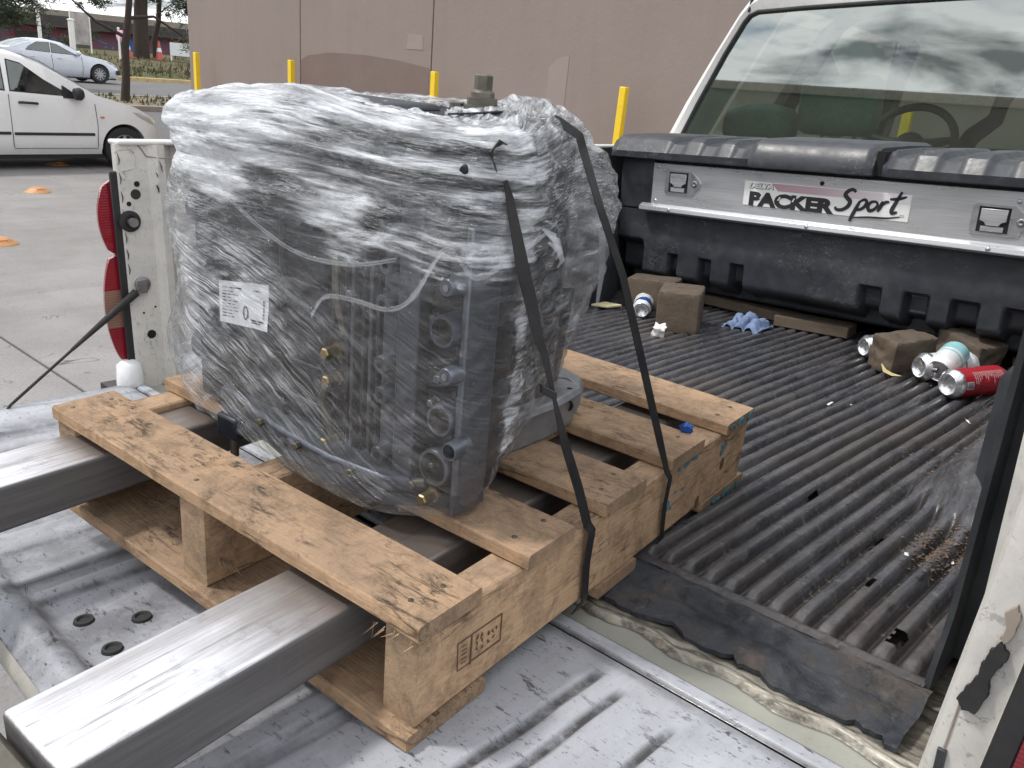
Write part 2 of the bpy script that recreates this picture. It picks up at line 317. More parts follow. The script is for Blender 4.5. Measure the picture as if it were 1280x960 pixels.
    c = mixc(t, ramp(t, noise_n(t, coords(t, (40, 6, 10), rand=False), 2.2, 5, 0.7), [(0.60, 0.0), (0.70, 0.8)]), c, (0.012, 0.012, 0.014))
    t.links.new(c, b.inputs['Base Color'])
    t.links.new(ramp(t, big, [(0.4, 0.16), (0.65, 0.38)]), b.inputs['Roughness'])
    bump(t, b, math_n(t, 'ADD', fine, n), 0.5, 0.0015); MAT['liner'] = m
    m, t, b, o = nodes('liner_smooth'); v = coords(t, rand=False)
    c = ramp(t, noise_n(t, v, 12, 7, 0.7), [(0.35, (0.020, 0.024, 0.030)), (0.75, (0.06, 0.065, 0.072))])
    t.links.new(c, b.inputs['Base Color']); b.inputs['Roughness'].default_value = 0.42; bump(t, b, noise_n(t, v, 90, 5), 0.15, 0.001); MAT['linersmooth'] = m
    m, t, b, o = nodes('liner_lip'); v = coords(t, rand=False)
    n = noise_n(t, coords(t, (1, 1.6, 1), rand=False), 9, 6, 0.62, 0.6)
    c = ramp(t, n, [(0.38, (0.022, 0.027, 0.036)), (0.50, (0.055, 0.060, 0.072)), (0.57, (0.060, 0.055, 0.054)), (0.68, (0.12, 0.098, 0.086))])
    c = mixc(t, ramp(t, noise_n(t, v, 60, 8, 0.8), [(0.54, 0.0), (0.70, 0.6)]), c, (0.16, 0.155, 0.155)); c = mixc(t, ramp(t, noise_n(t, v, 26, 7, 0.75), [(0.54, 0.0), (0.62, 0.8)]), c, (0.018, 0.018, 0.022))
    t.links.new(c, b.inputs['Base Color']); t.links.new(ramp(t, n, [(0.4, 0.36), (0.65, 0.66)]), b.inputs['Roughness']); bump(t, b, math_n(t, 'ADD', noise_n(t, v, 75, 8, 0.8), math_n(t, 'MULTIPLY', noise_n(t, v, 18, 5, 0.6, 1.0), 2.0)), 0.9, 0.005); MAT['linerlip'] = m
    # rendered wall
    m, t, b, o = nodes('brown_render'); v = coords(t, rand=False)
    big = noise_n(t, v, 0.45, 6, 0.6); st = noise_n(t, coords(t, (3.5, 3.5, 0.35), rand=False), 1.3, 7, 0.7)
    c = ramp(t, big, [(0.3, (0.252, 0.207, 0.187)), (0.7, (0.280, 0.232, 0.211))])
    c = mixc(t, ramp(t, st, [(0.48, 0.0), (0.75, 0.42)]), c, (0.23, 0.185, 0.170))
    c = mixc(t, ramp(t, noise_n(t, v, 2.2, 9, 0.75), [(0.55, 0.0), (0.75, 0.25)]), c, (0.36, 0.30, 0.28))
    c = mixc(t, ramp(t, noise_n(t, coords(t, (9, 9, 0.25), rand=False), 1.2, 6, 0.7), [(0.60, 0.0), (0.72, 0.14)]), c, (0.19, 0.15, 0.14))
    t.links.new(c, b.inputs['Base Color']); b.inputs['Roughness'].default_value = 0.9; b.inputs['Specular IOR Level'].default_value = 0.2
    bump(t, b, math_n(t, 'ADD', noise_n(t, v, 40, 6), math_n(t, 'MULTIPLY', noise_n(t, v, 3, 6, 0.75), 3)), 0.35, 0.006); MAT['wall'] = m
    MAT['patchdark'] = simple('dark_repaint', (0.200, 0.150, 0.134), 0.9, 0, 0.06, 3, 0.15, spec=0.2)
    MAT['patchlight'] = simple('light_repaint', (0.305, 0.252, 0.230), 0.9, 0, 0.05, 3, 0.15, spec=0.2)
    MAT['tailpaint'] = painted_scuffed('tailgate_paint', (0.455, 0.475, 0.525), (0.045, 0.045, 0.055), -0.5, 1.0, 'grime')
    MAT['truckpaint'] = painted_scuffed('truck_paint', (0.76, 0.755, 0.74), (0.06, 0.055, 0.05), 1.2, 0.22)
    MAT['edgepaint'] = painted_scuffed('edge_paint', (0.50, 0.48, 0.43), (0.055, 0.038, 0.03), 0.0, 1.0)
    MAT['jambpaint'] = painted_scuffed('jamb_paint', (0.66, 0.64, 0.60), (0.05, 0.045, 0.045), 1.4, 0.5)
    # steel fork, bare on top; sky sheen and side shade put into the colours
    m, t, b, o = nodes('fork_steel'); v = coords(t, rand=False)
    lon = noise_n(t, coords(t, (40, 2.0, 40), rand=False), 1.6, 7, 0.7); big = noise_n(t, v, 7, 5, 0.6)
    g = t.nodes.new('ShaderNodeTexCoord'); sx = t.nodes.new('ShaderNodeSeparateXYZ'); t.links.new(g.outputs['Normal'], sx.inputs[0])
    worn = mixc(t, ramp(t, lon, [(0.40, 0.0), (0.62, 0.75)]), (0.86, 0.87, 0.92), (0.34, 0.335, 0.35))
    scr = noise_n(t, coords(t, (90, 2.2, 90), rand=False), 2.0, 5, 0.75)
    worn = mixc(t, ramp(t, scr, [(0.56, 0.0), (0.64, 0.7)]), worn, (0.20, 0.195, 0.20))
    worn = mixc(t, ramp(t, big, [(0.5, 0.0), (0.75, 0.5)]), worn, (0.42, 0.37, 0.33))
    sy_ = t.nodes.new('ShaderNodeSeparateXYZ'); t.links.new(v, sy_.inputs[0])
    yb = math_n(t, 'ADD', sy_.outputs[1], math_n(t, 'MULTIPLY', big, 0.06))
    worn = mixc(t, ramp(t, yb, [(0.20, 0.0), (0.30, 0.85)]), worn, (0.20, 0.16, 0.135))
    worn = mixc(t, ramp(t, noise_n(t, coords(t, (14, 10, 14), rand=False), 3, 8, 0.75), [(0.55, 0.0), (0.70, 0.55)]), worn, (0.25, 0.23, 0.22))
    old = mixc(t, ramp(t, lon, [(0.4, 0.0), (0.7, 0.7)]), (0.12, 0.115, 0.118), (0.04, 0.036, 0.036))
    old = mixc(t, ramp(t, noise_n(t, coords(t, (10, 60, 10), rand=False), 2, 6, 0.75), [(0.56, 0.0), (0.70, 0.6)]), old, (0.13, 0.115, 0.11))
    up = ramp(t, sx.outputs[2], [(0.5, 0.0), (0.9, 1.0)])
    t.links.new(mixc(t, up, old, worn), b.inputs['Base Color'])
    t.links.new(ramp(t, up, [(0.0, 0.05), (1.0, 0.8)]), b.inputs['Metallic']); t.links.new(ramp(t, lon, [(0.3, 0.36), (0.7, 0.52)]), b.inputs['Roughness'])
    bump(t, b, lon, 0.12, 0.0008); MAT['fork'] = m
    # stretch film: clear sheet, glossy, white streaks along the pull with their glints coloured in
    m = bpy.data.materials.new('stretch_film'); m.use_nodes = True; t = m.node_tree; t.nodes.clear()
    o = t.nodes.new('ShaderNodeOutputMaterial')
    uv = t.nodes.new('ShaderNodeUVMap')
    def uvn(sc, rot, s, det=6, rg=0.65, dist=0.3):
        m0 = t.nodes.new('ShaderNodeMapping'); m0.inputs['Rotation'].default_value = (0, 0, rot); t.links.new(uv.outputs[0], m0.inputs[0])
        mp = t.nodes.new('ShaderNodeMapping'); mp.inputs['Scale'].default_value = (*sc, 1)
        t.links.new(m0.outputs[0], mp.inputs[0]); return noise_n(t, mp.outputs[0], s, det, rg, dist)
    at = t.nodes.new('ShaderNodeAttribute'); at.attribute_name = 'layers_skylight'
    ad = t.nodes.new('ShaderNodeAttribute'); ad.attribute_name = 'slant'
    hs = uvn((1.0, 3.2), 0.06, 2.6, 4, 0.6, 0.5); hs2 = uvn((0.9, 6.5), -0.05, 5, 5); hs3 = uvn((0.9, 11), 0.04, 5, 5)
    ds = uvn((0.32, 17.0), -0.46, 1.5, 3, 0.5, 0.04); ds2 = uvn((0.38, 30), -0.36, 1.5, 3, 0.5, 0.04)
    hor = math_n(t, 'ADD', math_n(t, 'ADD', math_n(t, 'MULTIPLY', hs, 0.5), math_n(t, 'MULTIPLY', hs2, 0.32)), math_n(t, 'MULTIPLY', hs3, 0.18))
    dia = math_n(t, 'ADD', math_n(t, 'ADD', math_n(t, 'MULTIPLY', ds, 0.42), math_n(t, 'MULTIPLY', ds2, 0.36)), math_n(t, 'MULTIPLY', uvn((1, 2.5), -.8, 2.0, 4), 0.22))
    streak = t.nodes.new('ShaderNodeMix'); t.links.new(ad.outputs['Fac'], streak.inputs[0]); t.links.new(hor, streak.inputs[2]); t.links.new(dia, streak.inputs[3])
    cr_ = uvn((7, 9), 0.6, 7, 8, 0.75, 1.2)
    def ridge(n, w): return ramp(t, math_n(t, 'ABSOLUTE', math_n(t, 'SUBTRACT', n, 0.5)), [(0.0, 1.0), (w * .35, 0.75), (w, 0.0)])
    patchy = uvn((1.2, 2.0), 0.4, 3.2, 5, 0.65)
    lin_h = math_n(t, 'MAXIMUM', ridge(hs2, 0.026), math_n(t, 'MULTIPLY', ridge(hs3, 0.030), 0.7))
    lin_d = math_n(t, 'MAXIMUM', ridge(ds, 0.030), math_n(t, 'MAXIMUM', math_n(t, 'MULTIPLY', ridge(ds2, 0.034), 0.85), math_n(t, 'MULTIPLY', ridge(uvn((0.36, 25), -0.60, 1.6, 3, .5, .04), 0.030), 0.8)))
    lin = t.nodes.new('ShaderNodeMix'); t.links.new(ad.outputs['Fac'], lin.inputs[0]); t.links.new(lin_h, lin.inputs[2]); t.links.new(lin_d, lin.inputs[3])
    ak = t.nodes.new('ShaderNodeAttribute'); ak.attribute_name = 'pull'
    lines = math_n(t, 'MULTIPLY', math_n(t, 'MULTIPLY', lin.outputs[0], ak.outputs['Fac']), ramp(t, patchy, [(0.37, 0.05), (0.49, 0.6), (0.59, 1.0)]))
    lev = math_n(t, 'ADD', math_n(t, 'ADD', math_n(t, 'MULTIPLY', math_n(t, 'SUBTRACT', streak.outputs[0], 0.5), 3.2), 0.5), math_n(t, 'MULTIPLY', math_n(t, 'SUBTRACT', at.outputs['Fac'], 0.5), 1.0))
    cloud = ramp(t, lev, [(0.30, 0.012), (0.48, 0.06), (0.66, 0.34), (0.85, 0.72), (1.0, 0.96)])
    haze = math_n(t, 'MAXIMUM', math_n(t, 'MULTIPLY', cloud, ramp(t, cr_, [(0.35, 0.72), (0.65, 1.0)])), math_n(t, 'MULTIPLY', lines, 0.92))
    hgt = math_n(t, 'ADD', math_n(t, 'ADD', streak.outputs[0], math_n(t, 'MULTIPLY', cr_, 0.14)), math_n(t, 'MULTIPLY', lines, 0.08))
    bn = t.nodes.new('ShaderNodeBump'); bn.inputs['Strength'].default_value = 0.85; bn.inputs['Distance'].default_value = 0.011; t.links.new(hgt, bn.inputs['Height'])
    tr = t.nodes.new('ShaderNodeBsdfTransparent'); tr.inputs[0].default_value = (0.95, 0.96, 0.97, 1)
    gl = t.nodes.new('ShaderNodeBsdfGlossy'); gl.inputs['Roughness'].default_value = 0.10; t.links.new(bn.outputs[0], gl.inputs['Normal'])
    lw = t.nodes.new('ShaderNodeLayerWeight'); lw.inputs[0].default_value = 0.5; t.links.new(bn.outputs[0], lw.inputs['Normal'])
    gf = ramp(t, lw.outputs['Facing'], [(0.0, 0.028), (0.4, 0.06), (0.7, 0.22), (0.9, 0.6), (1.0, 0.9)])
    m1 = t.nodes.new('ShaderNodeMixShader'); t.links.new(gf, m1.inputs[0]); t.links.new(tr.outputs[0], m1.inputs[1]); t.links.new(gl.outputs[0], m1.inputs[2])
    pr = t.nodes.new('ShaderNodeBsdfPrincipled'); pr.inputs['Base Color'].default_value = (0.90, 0.94, 1.0, 1); pr.inputs['Roughness'].default_value = 0.22
    t.links.new(bn.outputs[0], pr.inputs['Normal'])
    m2 = t.nodes.new('ShaderNodeMixShader'); t.links.new(haze, m2.inputs[0]); t.links.new(m1.outputs[0], m2.inputs[1]); t.links.new(pr.outputs[0], m2.inputs[2])
    t.links.new(m2.outputs[0], o.inputs[0]); MAT['film'] = m
    m, t, b, o = nodes('film_roll'); b.inputs['Base Color'].default_value = (0.72, 0.75, 0.80, 1); b.inputs['Roughness'].default_value = 0.25
    b.inputs['Alpha'].default_value = 0.2; MAT['filmroll'] = m
    # colourful painted hoarding far away
    m, t, b, o = nodes('mural'); v = coords(t, (1, 1, 1.6), rand=False)
    vo = t.nodes.new('ShaderNodeTexVoronoi'); vo.inputs['Scale'].default_value = 0.8; t.links.new(v, vo.inputs['Vector'])
    n = noise_n(t, v, 1.1, 6, 0.7, 1.5)
    c = ramp(t, n, [(0.30, (0.05, 0.045, 0.06)), (0.44, (0.30, 0.07, 0.09)), (0.52, (0.16, 0.10, 0.13)), (0.60, (0.07, 0.12, 0.24)), (0.70, (0.42, 0.38, 0.38))])
    t.links.new(c, b.inputs['Base Color']); b.inputs['Roughness'].default_value = 0.8; MAT['mural'] = m
mk_special()

# ------------------------------------------------------------------ mesh helpers
class MB:
    def __init__(s): s.v = []; s.f = []
    def add(s, vs, fs):
        k = len(s.v); s.v += [Vector(p) for p in vs]; s.f += [tuple(i + k for i in f) for f in fs]; return s
    def box(s, a, b, taper=None):
        x0, y0, z0 = a; x1, y1, z1 = b
        return s.add([(x0, y0, z0), (x1, y0, z0), (x1, y1, z0), (x0, y1, z0), (x0, y0, z1), (x1, y0, z1), (x1, y1, z1), (x0, y1, z1)],
                     [(3, 2, 1, 0), (4, 5, 6, 7), (0, 1, 5, 4), (1, 2, 6, 5), (2, 3, 7, 6), (3, 0, 4, 7)])
    def prism(s, poly, a, b, axis='x'):
        """extrude a closed 2-D outline from a to b along an axis"""
        n = len(poly)
        def P(p, w):
            return {'x': (w, p[0], p[1]), 'y': (p[0], w, p[1]), 'z': (p[0], p[1], w)}[axis]
        s.add([P(p, a) for p in poly] + [P(p, b) for p in poly],
              [tuple(range(n))[::-1], tuple(range(n, 2 * n))] + [(i, (i + 1) % n, n + (i + 1) % n, n + i) for i in range(n)])
        return s
    def rings(s, rr, close=True, cap=True):
        """skin a list of equally long vertex rings"""
        n = len(rr[0]); fs = []
        for i in range(len(rr) - 1):
            for j in range(n if close else n - 1):
                fs.append((i * n + j, i * n + (j + 1) % n, (i + 1) * n + (j + 1) % n, (i + 1) * n + j))
        if cap and close: fs += [tuple(range(n))[::-1], tuple(range((len(rr) - 1) * n, len(rr) * n))]
        return s.add([p for r in rr for p in r], fs)
    def cyl(s, p0, p1, r0, r1=None, n=20, cap=True):
        return s.tube([p0, p1], [r0, r0 if r1 is None else r1], n, cap)
    def tube(s, pts, rad, n=10, cap=True):
        pts = [Vector(p) for p in pts]
        if isinstance(rad, (int, float)): rad = [rad] * len(pts)
        rr = []; up = None
        for i, p in enumerate(pts):
            d = (pts[min(i + 1, len(pts) - 1)] - pts[max(i - 1, 0)])
            d = d.normalized() if d.length > 1e-9 else Vector((0, 0, 1))
            if up is None:
                up = d.cross(Vector((0, 0, 1)))
                if up.length < 1e-3: up = d.cross(Vector((1, 0, 0)))
                up.normalize()
            up = (up - d * up.dot(d)).normalized(); w = d.cross(up)  # haze amount: film layers plus sky light whitening the top
            rr.append([p + (up * math.cos(2 * math.pi * k / n) + w * math.sin(2 * math.pi * k / n)) * rad[i] for k in range(n)])
        return s.rings(rr, True, cap)
    def lathe(s, prof, p0, axis, n=28, cap=True):
        """profile of (distance along axis, radius)"""  # sky-lit top left coloured whiter
        p0 = Vector(p0); a = Vector(axis).normalized(); u = a.cross(Vector((0, 0, 1)))
        if u.length < 1e-3: u = a.cross(Vector((1, 0, 0)))
        u.normalize(); w = a.cross(u)
        return s.rings([[p0 + a * h + (u * math.cos(2 * math.pi * k / n) + w * math.sin(2 * math.pi * k / n)) * r for k in range(n)] for h, r in prof], True, cap)
    def grid(s, nx, ny, fn, skip=None):
        """fn(i, j) -> point"""
        vs = [fn(i, j) for j in range(ny) for i in range(nx)]
        return s.add(vs, [(j * nx + i, j * nx + i + 1, (j + 1) * nx + i + 1, (j + 1) * nx + i) for j in range(ny - 1) for i in range(nx - 1) if not (skip and skip(i, j))])
    def ribbon(s, pts, widths, sides, th=0.0012):
        pts = [Vector(p) for p in pts]; rr = []
        for i, p in enumerate(pts):
            d = (pts[min(i + 1, len(pts) - 1)] - pts[max(i - 1, 0)]).normalized()
            sd_ = Vector(sides[i]); sd_ = (sd_ - d * sd_.dot(d)).normalized(); nn = d.cross(sd_) * th / 2; q = sd_ * widths[i] / 2
            rr.append([p - q - nn, p + q - nn, p + q + nn, p - q + nn])
        return s.rings(rr)
    def mesh(s, name, mats, off=(0, 0, 0), smooth=None):
        m = bpy.data.meshes.new(name); o = Vector(off)
        m.from_pydata([p - o for p in s.v], [], s.f)
        for x in (mats if isinstance(mats, (list, tuple)) else [mats]): m.materials.append(MAT[x] if isinstance(x, str) else x)
        bm = bmesh.new(); bm.from_mesh(m); bmesh.ops.recalc_face_normals(bm, faces=bm.faces); bm.to_mesh(m); bm.free()
        if smooth is not None:
            for p in m.polygons: p.use_smooth = True
            if smooth < 180: m.set_sharp_from_angle(angle=R(smooth))
        m.update(); return m

def link(o):
    COL.objects.link(o); return o
def tag(o, label=None, cat=None, group=None, kind=None):
    if label: o['label'] = label
    if cat: o['category'] = cat
    if group: o['group'] = group
    if kind: o['kind'] = kind
    return o
OFF = {}
def thing(name, label, cat, loc=(0, 0, 0), F=WORLD, rot=(0, 0, 0), group=None):
    """an Empty at the thing's base; F is the frame (world, pickup or pallet) that loc is measured in"""
    o = bpy.data.objects.new(name, None); o.empty_display_size = 0.05
    o.matrix_world = F @ Matrix.Translation(loc) @ Euler(rot).to_matrix().to_4x4()
    link(o); OFF[o.name] = tuple(loc)
    return tag(o, label, cat, group)
def part(name, mb, mat, parent, smooth=None, bev=0, seg=2, label=None, kind=None):
    """a mesh child; vertices are written in the frame of its thing"""
    p = parent
    while p.parent is not None: p = p.parent
    me = mb.mesh(name, mat, OFF.get(p.name, (0, 0, 0)), smooth)
    o = bpy.data.objects.new(name, me); link(o); o.parent = parent
    if label: o['label'] = label
    if kind: o['kind'] = kind
    if bev: bevel(o, bev, seg, smooth is None)
    return o
def bevel(o, w, seg=2, flat=True):
    b = o.modifiers.new('bevel', 'BEVEL'); b.width = w; b.segments = seg; b.limit_method = 'ANGLE'; b.angle_limit = R(35)
    if flat:
        for pl in o.data.polygons: pl.use_smooth = True
        o.data.set_sharp_from_angle(angle=R(50))
def single(name, mb, mat, label, cat, loc=(0, 0, 0), F=WORLD, rot=(0, 0, 0), group=None, kind=None, smooth=None, bev=0, shift=True):
    """a thing that is one mesh; vertices in frame coordinates, origin put at loc"""
    me = mb.mesh(name, mat, loc if shift else (0, 0, 0), smooth)
    o = bpy.data.objects.new(name, me); link(o); o.matrix_world = F @ Matrix.Translation(loc) @ Euler(rot).to_matrix().to_4x4()
    if bev: bevel(o, bev)
    OFF[o.name] = tuple(loc) if shift else (0, 0, 0)
    return tag(o, label, cat, group, kind)
def copy_part(o, parent, loc):
    c = o.copy(); link(c); c.parent = parent; c.location = loc
    for ch in o.children:
        d = ch.copy(); link(d); d.parent = c
    return c
def sm(a, b, x):
    t = min(1, max(0, (x - a) / (b - a))) if a != b else float(x > a)
    return t * t * (3 - 2 * t)
def lerp(a, b, t): return a + (b - a) * t
def interp(xs, ys, x):
    if x <= xs[0]: return ys[0]
    for i in range(1, len(xs)):
        if x <= xs[i]: return lerp(ys[i - 1], ys[i], (x - xs[i - 1]) / (xs[i] - xs[i - 1]))
    return ys[-1]
def nz(x, y=0.37, z=0.0): return noise.noise(Vector((x, y, z)))
def text_mesh(name, body, size, mat, parent, mtx, extrude=0.0004, shear=0.0, xscale=1.0, bold=0.0, align='LEFT'):
    cu = bpy.data.curves.new(name, 'FONT'); cu.body = body; cu.size = size; cu.extrude = extrude; cu.shear = shear; cu.offset = bold; cu.align_x = align
    cu.resolution_u = 3
    to = bpy.data.objects.new(name, cu); link(to)
    dg = bpy.context.evaluated_depsgraph_get(); me = bpy.data.meshes.new_from_object(to.evaluated_get(dg))
    bpy.data.objects.remove(to)
    me.transform(Matrix.Diagonal((xscale, 1, 1, 1))); me.transform(mtx)
    me.materials.clear(); me.materials.append(MAT[mat])
    o = bpy.data.objects.new(name, me); link(o); o.parent = parent
    return o

# ------------------------------------------------------------------ setting: ground, roads, wall
def terrain(x):
    return interp([-300, -75, -56, -50, -39.4, -39.3, -24.6, -24.5, -19.9, -19.8, -13.2, 300], [6.0, 1.6, 1.18, 0.92, 0.42, 0.30, 0.30, 0.30, 0.30, 0.27, 0.0, 0.0], x)
def strip(x0, x1, y0, y1, dz, nx, ny, rough=0.0):
    b = MB()
    return b.grid(nx, ny, lambda i, j: (lerp(x0, x1, i / (nx - 1)), lerp(y0, y1, j / (ny - 1)),
                  terrain(lerp(x0, x1, i / (nx - 1))) + dz + rough * nz(lerp(x0, x1, i / (nx - 1)) * 0.7, lerp(y0, y1, j / (ny - 1)) * 0.7)))
gx = [-600, -300, -150, -90, -75, -56, -50, -39.4, -39.3, -24.6, -24.5, -19.9, -19.8, -13.2, -5, 20, 100, 600]
gy = [-600, -100, -30, 0, 30, 100, 600]
b = MB(); b.grid(len(gx), len(gy), lambda i, j: (gx[i], gy[j], terrain(gx[i]) - 0.05))
tag(single('ground', b, 'soil', 'bare soil under and around the car park', None), kind='structure')
# concrete slabs of the car park, each its own piece with an open joint
lot = single('parking_lot', MB().box((-13.3, -40, -0.045), (24, 40, -0.022)), 'asphalt', 'concrete car park of large slabs', None, kind='structure')
for i, (x0, x1) in enumerate(((-13.2, -2.9), (-2.9, 5.0), (5.0, 14))):
    for j in range(8):
        y0 = -6.02 + 3.6 * (j - 2)
        if y0 > 12: continue
        part('slab', MB().box((x0 + 0.006, y0 + 0.007, -0.03), (x1 - 0.006, y0 + 3.593, 0.0)), 'concrete', lot, bev=0.008)
lane = strip(-19.78, -13.21, -60, 120, 0.006, 12, 40, 0.01)
tag(single('near_road', lane, 'asphalt', 'grey asphalt lane beyond the parked hatchback', None), kind='structure')
tag(single('far_road', strip(-39.0, -24.75, -60, 160, 0.004, 12, 40), 'asphalt', 'grey asphalt road the sedan drives on', None), kind='structure')
med = single('median_strip', MB().box((-24.5, -60, 0.1), (-20.0, 120, 0.372)), 'soil', 'narrow dirt strip between the two roads', None, kind='structure', bev=0.02)
for k in range(30):
    y = -10 + k * 2.0
    for x in (-20.0, -24.7):
        part('kerb_stone', MB().box((x, y + 0.01, 0.2), (x + 0.2, y + 1.99, 0.40 + 0.006 * rnd.random())), 'kerb', med, bev=0.02)
verge = single('grass_verge', strip(-300, -39.5, -80, 220, 0.02, 60, 60, 0.12), 'drygrass', 'dry grass bank rising behind the far road', None, kind='structure', smooth=180)
for k in range(22):
    y = 0 + k * 2.4
    part('kerb_stone', MB().box((-39.5, y + 0.01, 0.2), (-39.2, y + 2.39, 0.475)), 'yellowkerb', verge, bev=0.03)
# dry grass tufts on the bank
b = MB()
for k in range(5200):
    x = -39.8 - abs(rnd.gauss(0, 7)); y = rnd.uniform(4, 46); z = terrain(x) + 0.02; h = rnd.uniform(0.06, 0.26); a = rnd.random() * 6.28; w = 0.05
    dx_, dy_ = math.cos(a) * w, math.sin(a) * w
    b.add([(x - dx_, y - dy_, z), (x + dx_, y + dy_, z), (x + rnd.uniform(-.1, .1), y + rnd.uniform(-.1, .1), z + h)], [(0, 1, 2)])
single('grass', b, 'drygrass', 'tufts of dry grass on the bank', None, kind='stuff')
b = MB()
for k in range(1500):
    x = rnd.uniform(-24.4, -20.1); y = rnd.uniform(2, 26); z = 0.37; h = rnd.uniform(0.03, 0.14); a = rnd.random() * 6.28; w = 0.03
    b.add([(x - math.cos(a) * w, y - math.sin(a) * w, z), (x + math.cos(a) * w, y + math.sin(a) * w, z), (x + rnd.uniform(-.05, .05), y, z + h)], [(0, 1, 2)])
single('weeds', b, 'leafmid', 'thin weeds on the dirt strip between the roads', None, kind='stuff')

# the brown building: rendered panels with dark joints
WY = 7.0
bld = thing('brown_building', 'long windowless brown rendered building in front of the pickup', 'building', (-13.1, WY, 0))
joints = [-13.1, -10.08, -7.43, -2.05, 0.65, 3.35, 6.05, 8.75, 11.45]
part('core', MB().box((-13.08, WY + 0.06, -0.1), (11.43, 19, 5.98)), 'black', bld)
part('end_wall', MB().box((-13.1, WY + 0.16, -0.1), (-13.081, 19, 6.0)), 'wall', bld)
for a_, b_ in zip(joints[:-1], joints[1:]):
    part('wall_panel', MB().box((a_ + (0.009 if a_ > -13 else 0), WY, -0.1), (b_ - 0.009, WY + 0.14, 6.0)), 'wall', bld, bev=0.006)
part('roof', MB().box((-13.2, WY - 0.1, 6.002), (11.5, 19.1, 6.2)), 'roofdark', bld)
def patch(poly, mat):
    part('paint_patch', MB().prism(poly, WY - 0.004, WY + 0.001, 'y'), mat, bld)
patch([(-10.06, 0.3), (-7.46, 0.3), (-7.46, 1.70), (-8.0, 1.76), (-8.7, 1.80), (-9.4, 1.80), (-9.9, 1.745), (-10.06, 1.68)], 'patchdark')
patch([(-7.88, 1.90), (-7.58, 1.90), (-7.60, 2.06), (-7.86, 2.08)], 'patchlight')
patch([(-5.62, 0.9), (-5.36, 0.9), (-5.34, 1.93), (-5.48, 1.90), (-5.60, 1.80)], 'patchlight')
# five square yellow posts along the wall
px = [-12.89, -10.30, -7.36, -4.64, -1.84]
lab = ['leftmost yellow post, at the far left end of the brown wall', 'second yellow post from the left, by the dark joint of the brown wall',
       'middle yellow post of the row, at the right end of the dark paint patch', 'yellow post standing between the wrapped engine and the pickup cab', 'yellow post seen through the rear window of the pickup cab']
px = [(x - .445) * (7.165 / 7.425) + .445 for x in px]
p0 = None
for x, l in zip(px, lab):
    t = thing('bollard', l, 'bollard', (x, WY - 0.26, 0), group='yellow posts along the brown wall')
    if p0 is None:
        part('post', MB().box((x - 0.036, WY - 0.296, 0), (x + 0.036, WY - 0.224, 1.665)), 'yellow', t, bev=0.008)
        part('foot_plate', MB().box((x - 0.1, WY - 0.36, 0), (x + 0.1, WY - 0.16, 0.012)), 'yellow', t)
        p0 = t
    else:
        for ch in p0.children: copy_part(ch, t, (0, 0, 0))
    if abs(x + 4.46) < .1: t.rotation_euler = (0, R(1.2), 0)

# orange road studs
def dome(x, y, label, r=0.115):
    t = thing('road_stud', label, 'road stud', (x, y, 0), group='orange road studs')
    b = MB(); b.lathe([(0.0, r * 1.25), (0.010, r * 1.2), (0.016, r), (0.034, r * 0.86), (0.05, r * 0.62), (0.06, r * 0.3), (0.062, 0.001)], (x, y, 0), (0, 0, 1), 24)
    part('dome', b, 'orange', t, smooth=50)
    for s in (-1, 1): part('reflector', MB().box((x + s * r * 0.62 - 0.02, y - 0.035, 0.02), (x + s * r * 0.62 + 0.02, y + 0.035, 0.048)), 'amber', t, bev=0.004)
dome(-10.05, 3.38, 'orange domed road stud standing alone on the concrete near the white hatchback')
dome(-7.35, 2.06, 'nearest orange road stud, cut by the left edge of the photo')
dome(-12.45, 4.56, 'orange road stud half hidden under the sill of the white hatchback')

# ------------------------------------------------------------------ cars
def wheel(parent, x, y, z, r, w, side, spokes=10, hub='rim'):
    """side = +1 when the outer face looks to +x"""
    b = MB(); o = x + side * w / 2
    b.lathe([(-w / 2, r * 0.66), (-w / 2, r * 0.93), (-w * 0.36, r), (w * 0.36, r), (w / 2, r * 0.93), (w / 2, r * 0.66)], (x, y, z), (1, 0, 0), 36, cap=False)
    wh = part('wheel', b, 'rubber', parent, smooth=35)
    b = MB()
    b.lathe([(-w * 0.3, r * 0.66), (w * 0.44, r * 0.67), (w * 0.46, r * 0.62), (w * 0.30, r * 0.58), (-w * 0.2, r * 0.55)] if side > 0 else
            [(-w * -0.2, r * 0.55), (-w * 0.30, r * 0.58), (-w * 0.46, r * 0.62), (-w * 0.44, r * 0.67), (w * 0.3, r * 0.66)], (x, y, z), (1, 0, 0), 36, cap=False)
    xa, xb = sorted((x + side * w * 0.22, x + side * w * 0.38))
    for k in range(spokes):
        a = 2 * math.pi * k / spokes; ca, sa = math.cos(a), math.sin(a)
        p = [(-0.03, 0.05), (0.03, 0.05), (0.022, r * 0.62), (-0.022, r * 0.62)]
        b.prism([(y + u * ca - v * sa, z + u * sa + v * ca) for u, v in p], xa, xb, 'x')
    b.cyl((xa, y, z), (xb + 0.01, y, z), 0.07, n=18)
    part('rim', b, hub, wh, smooth=40)
    part('brake_disc', MB().cyl((x - 0.02, y, z), (x + side * w * 0.05, y, z), r * 0.5, n=24), 'blacktrim', wh, smooth=40)
    return wh

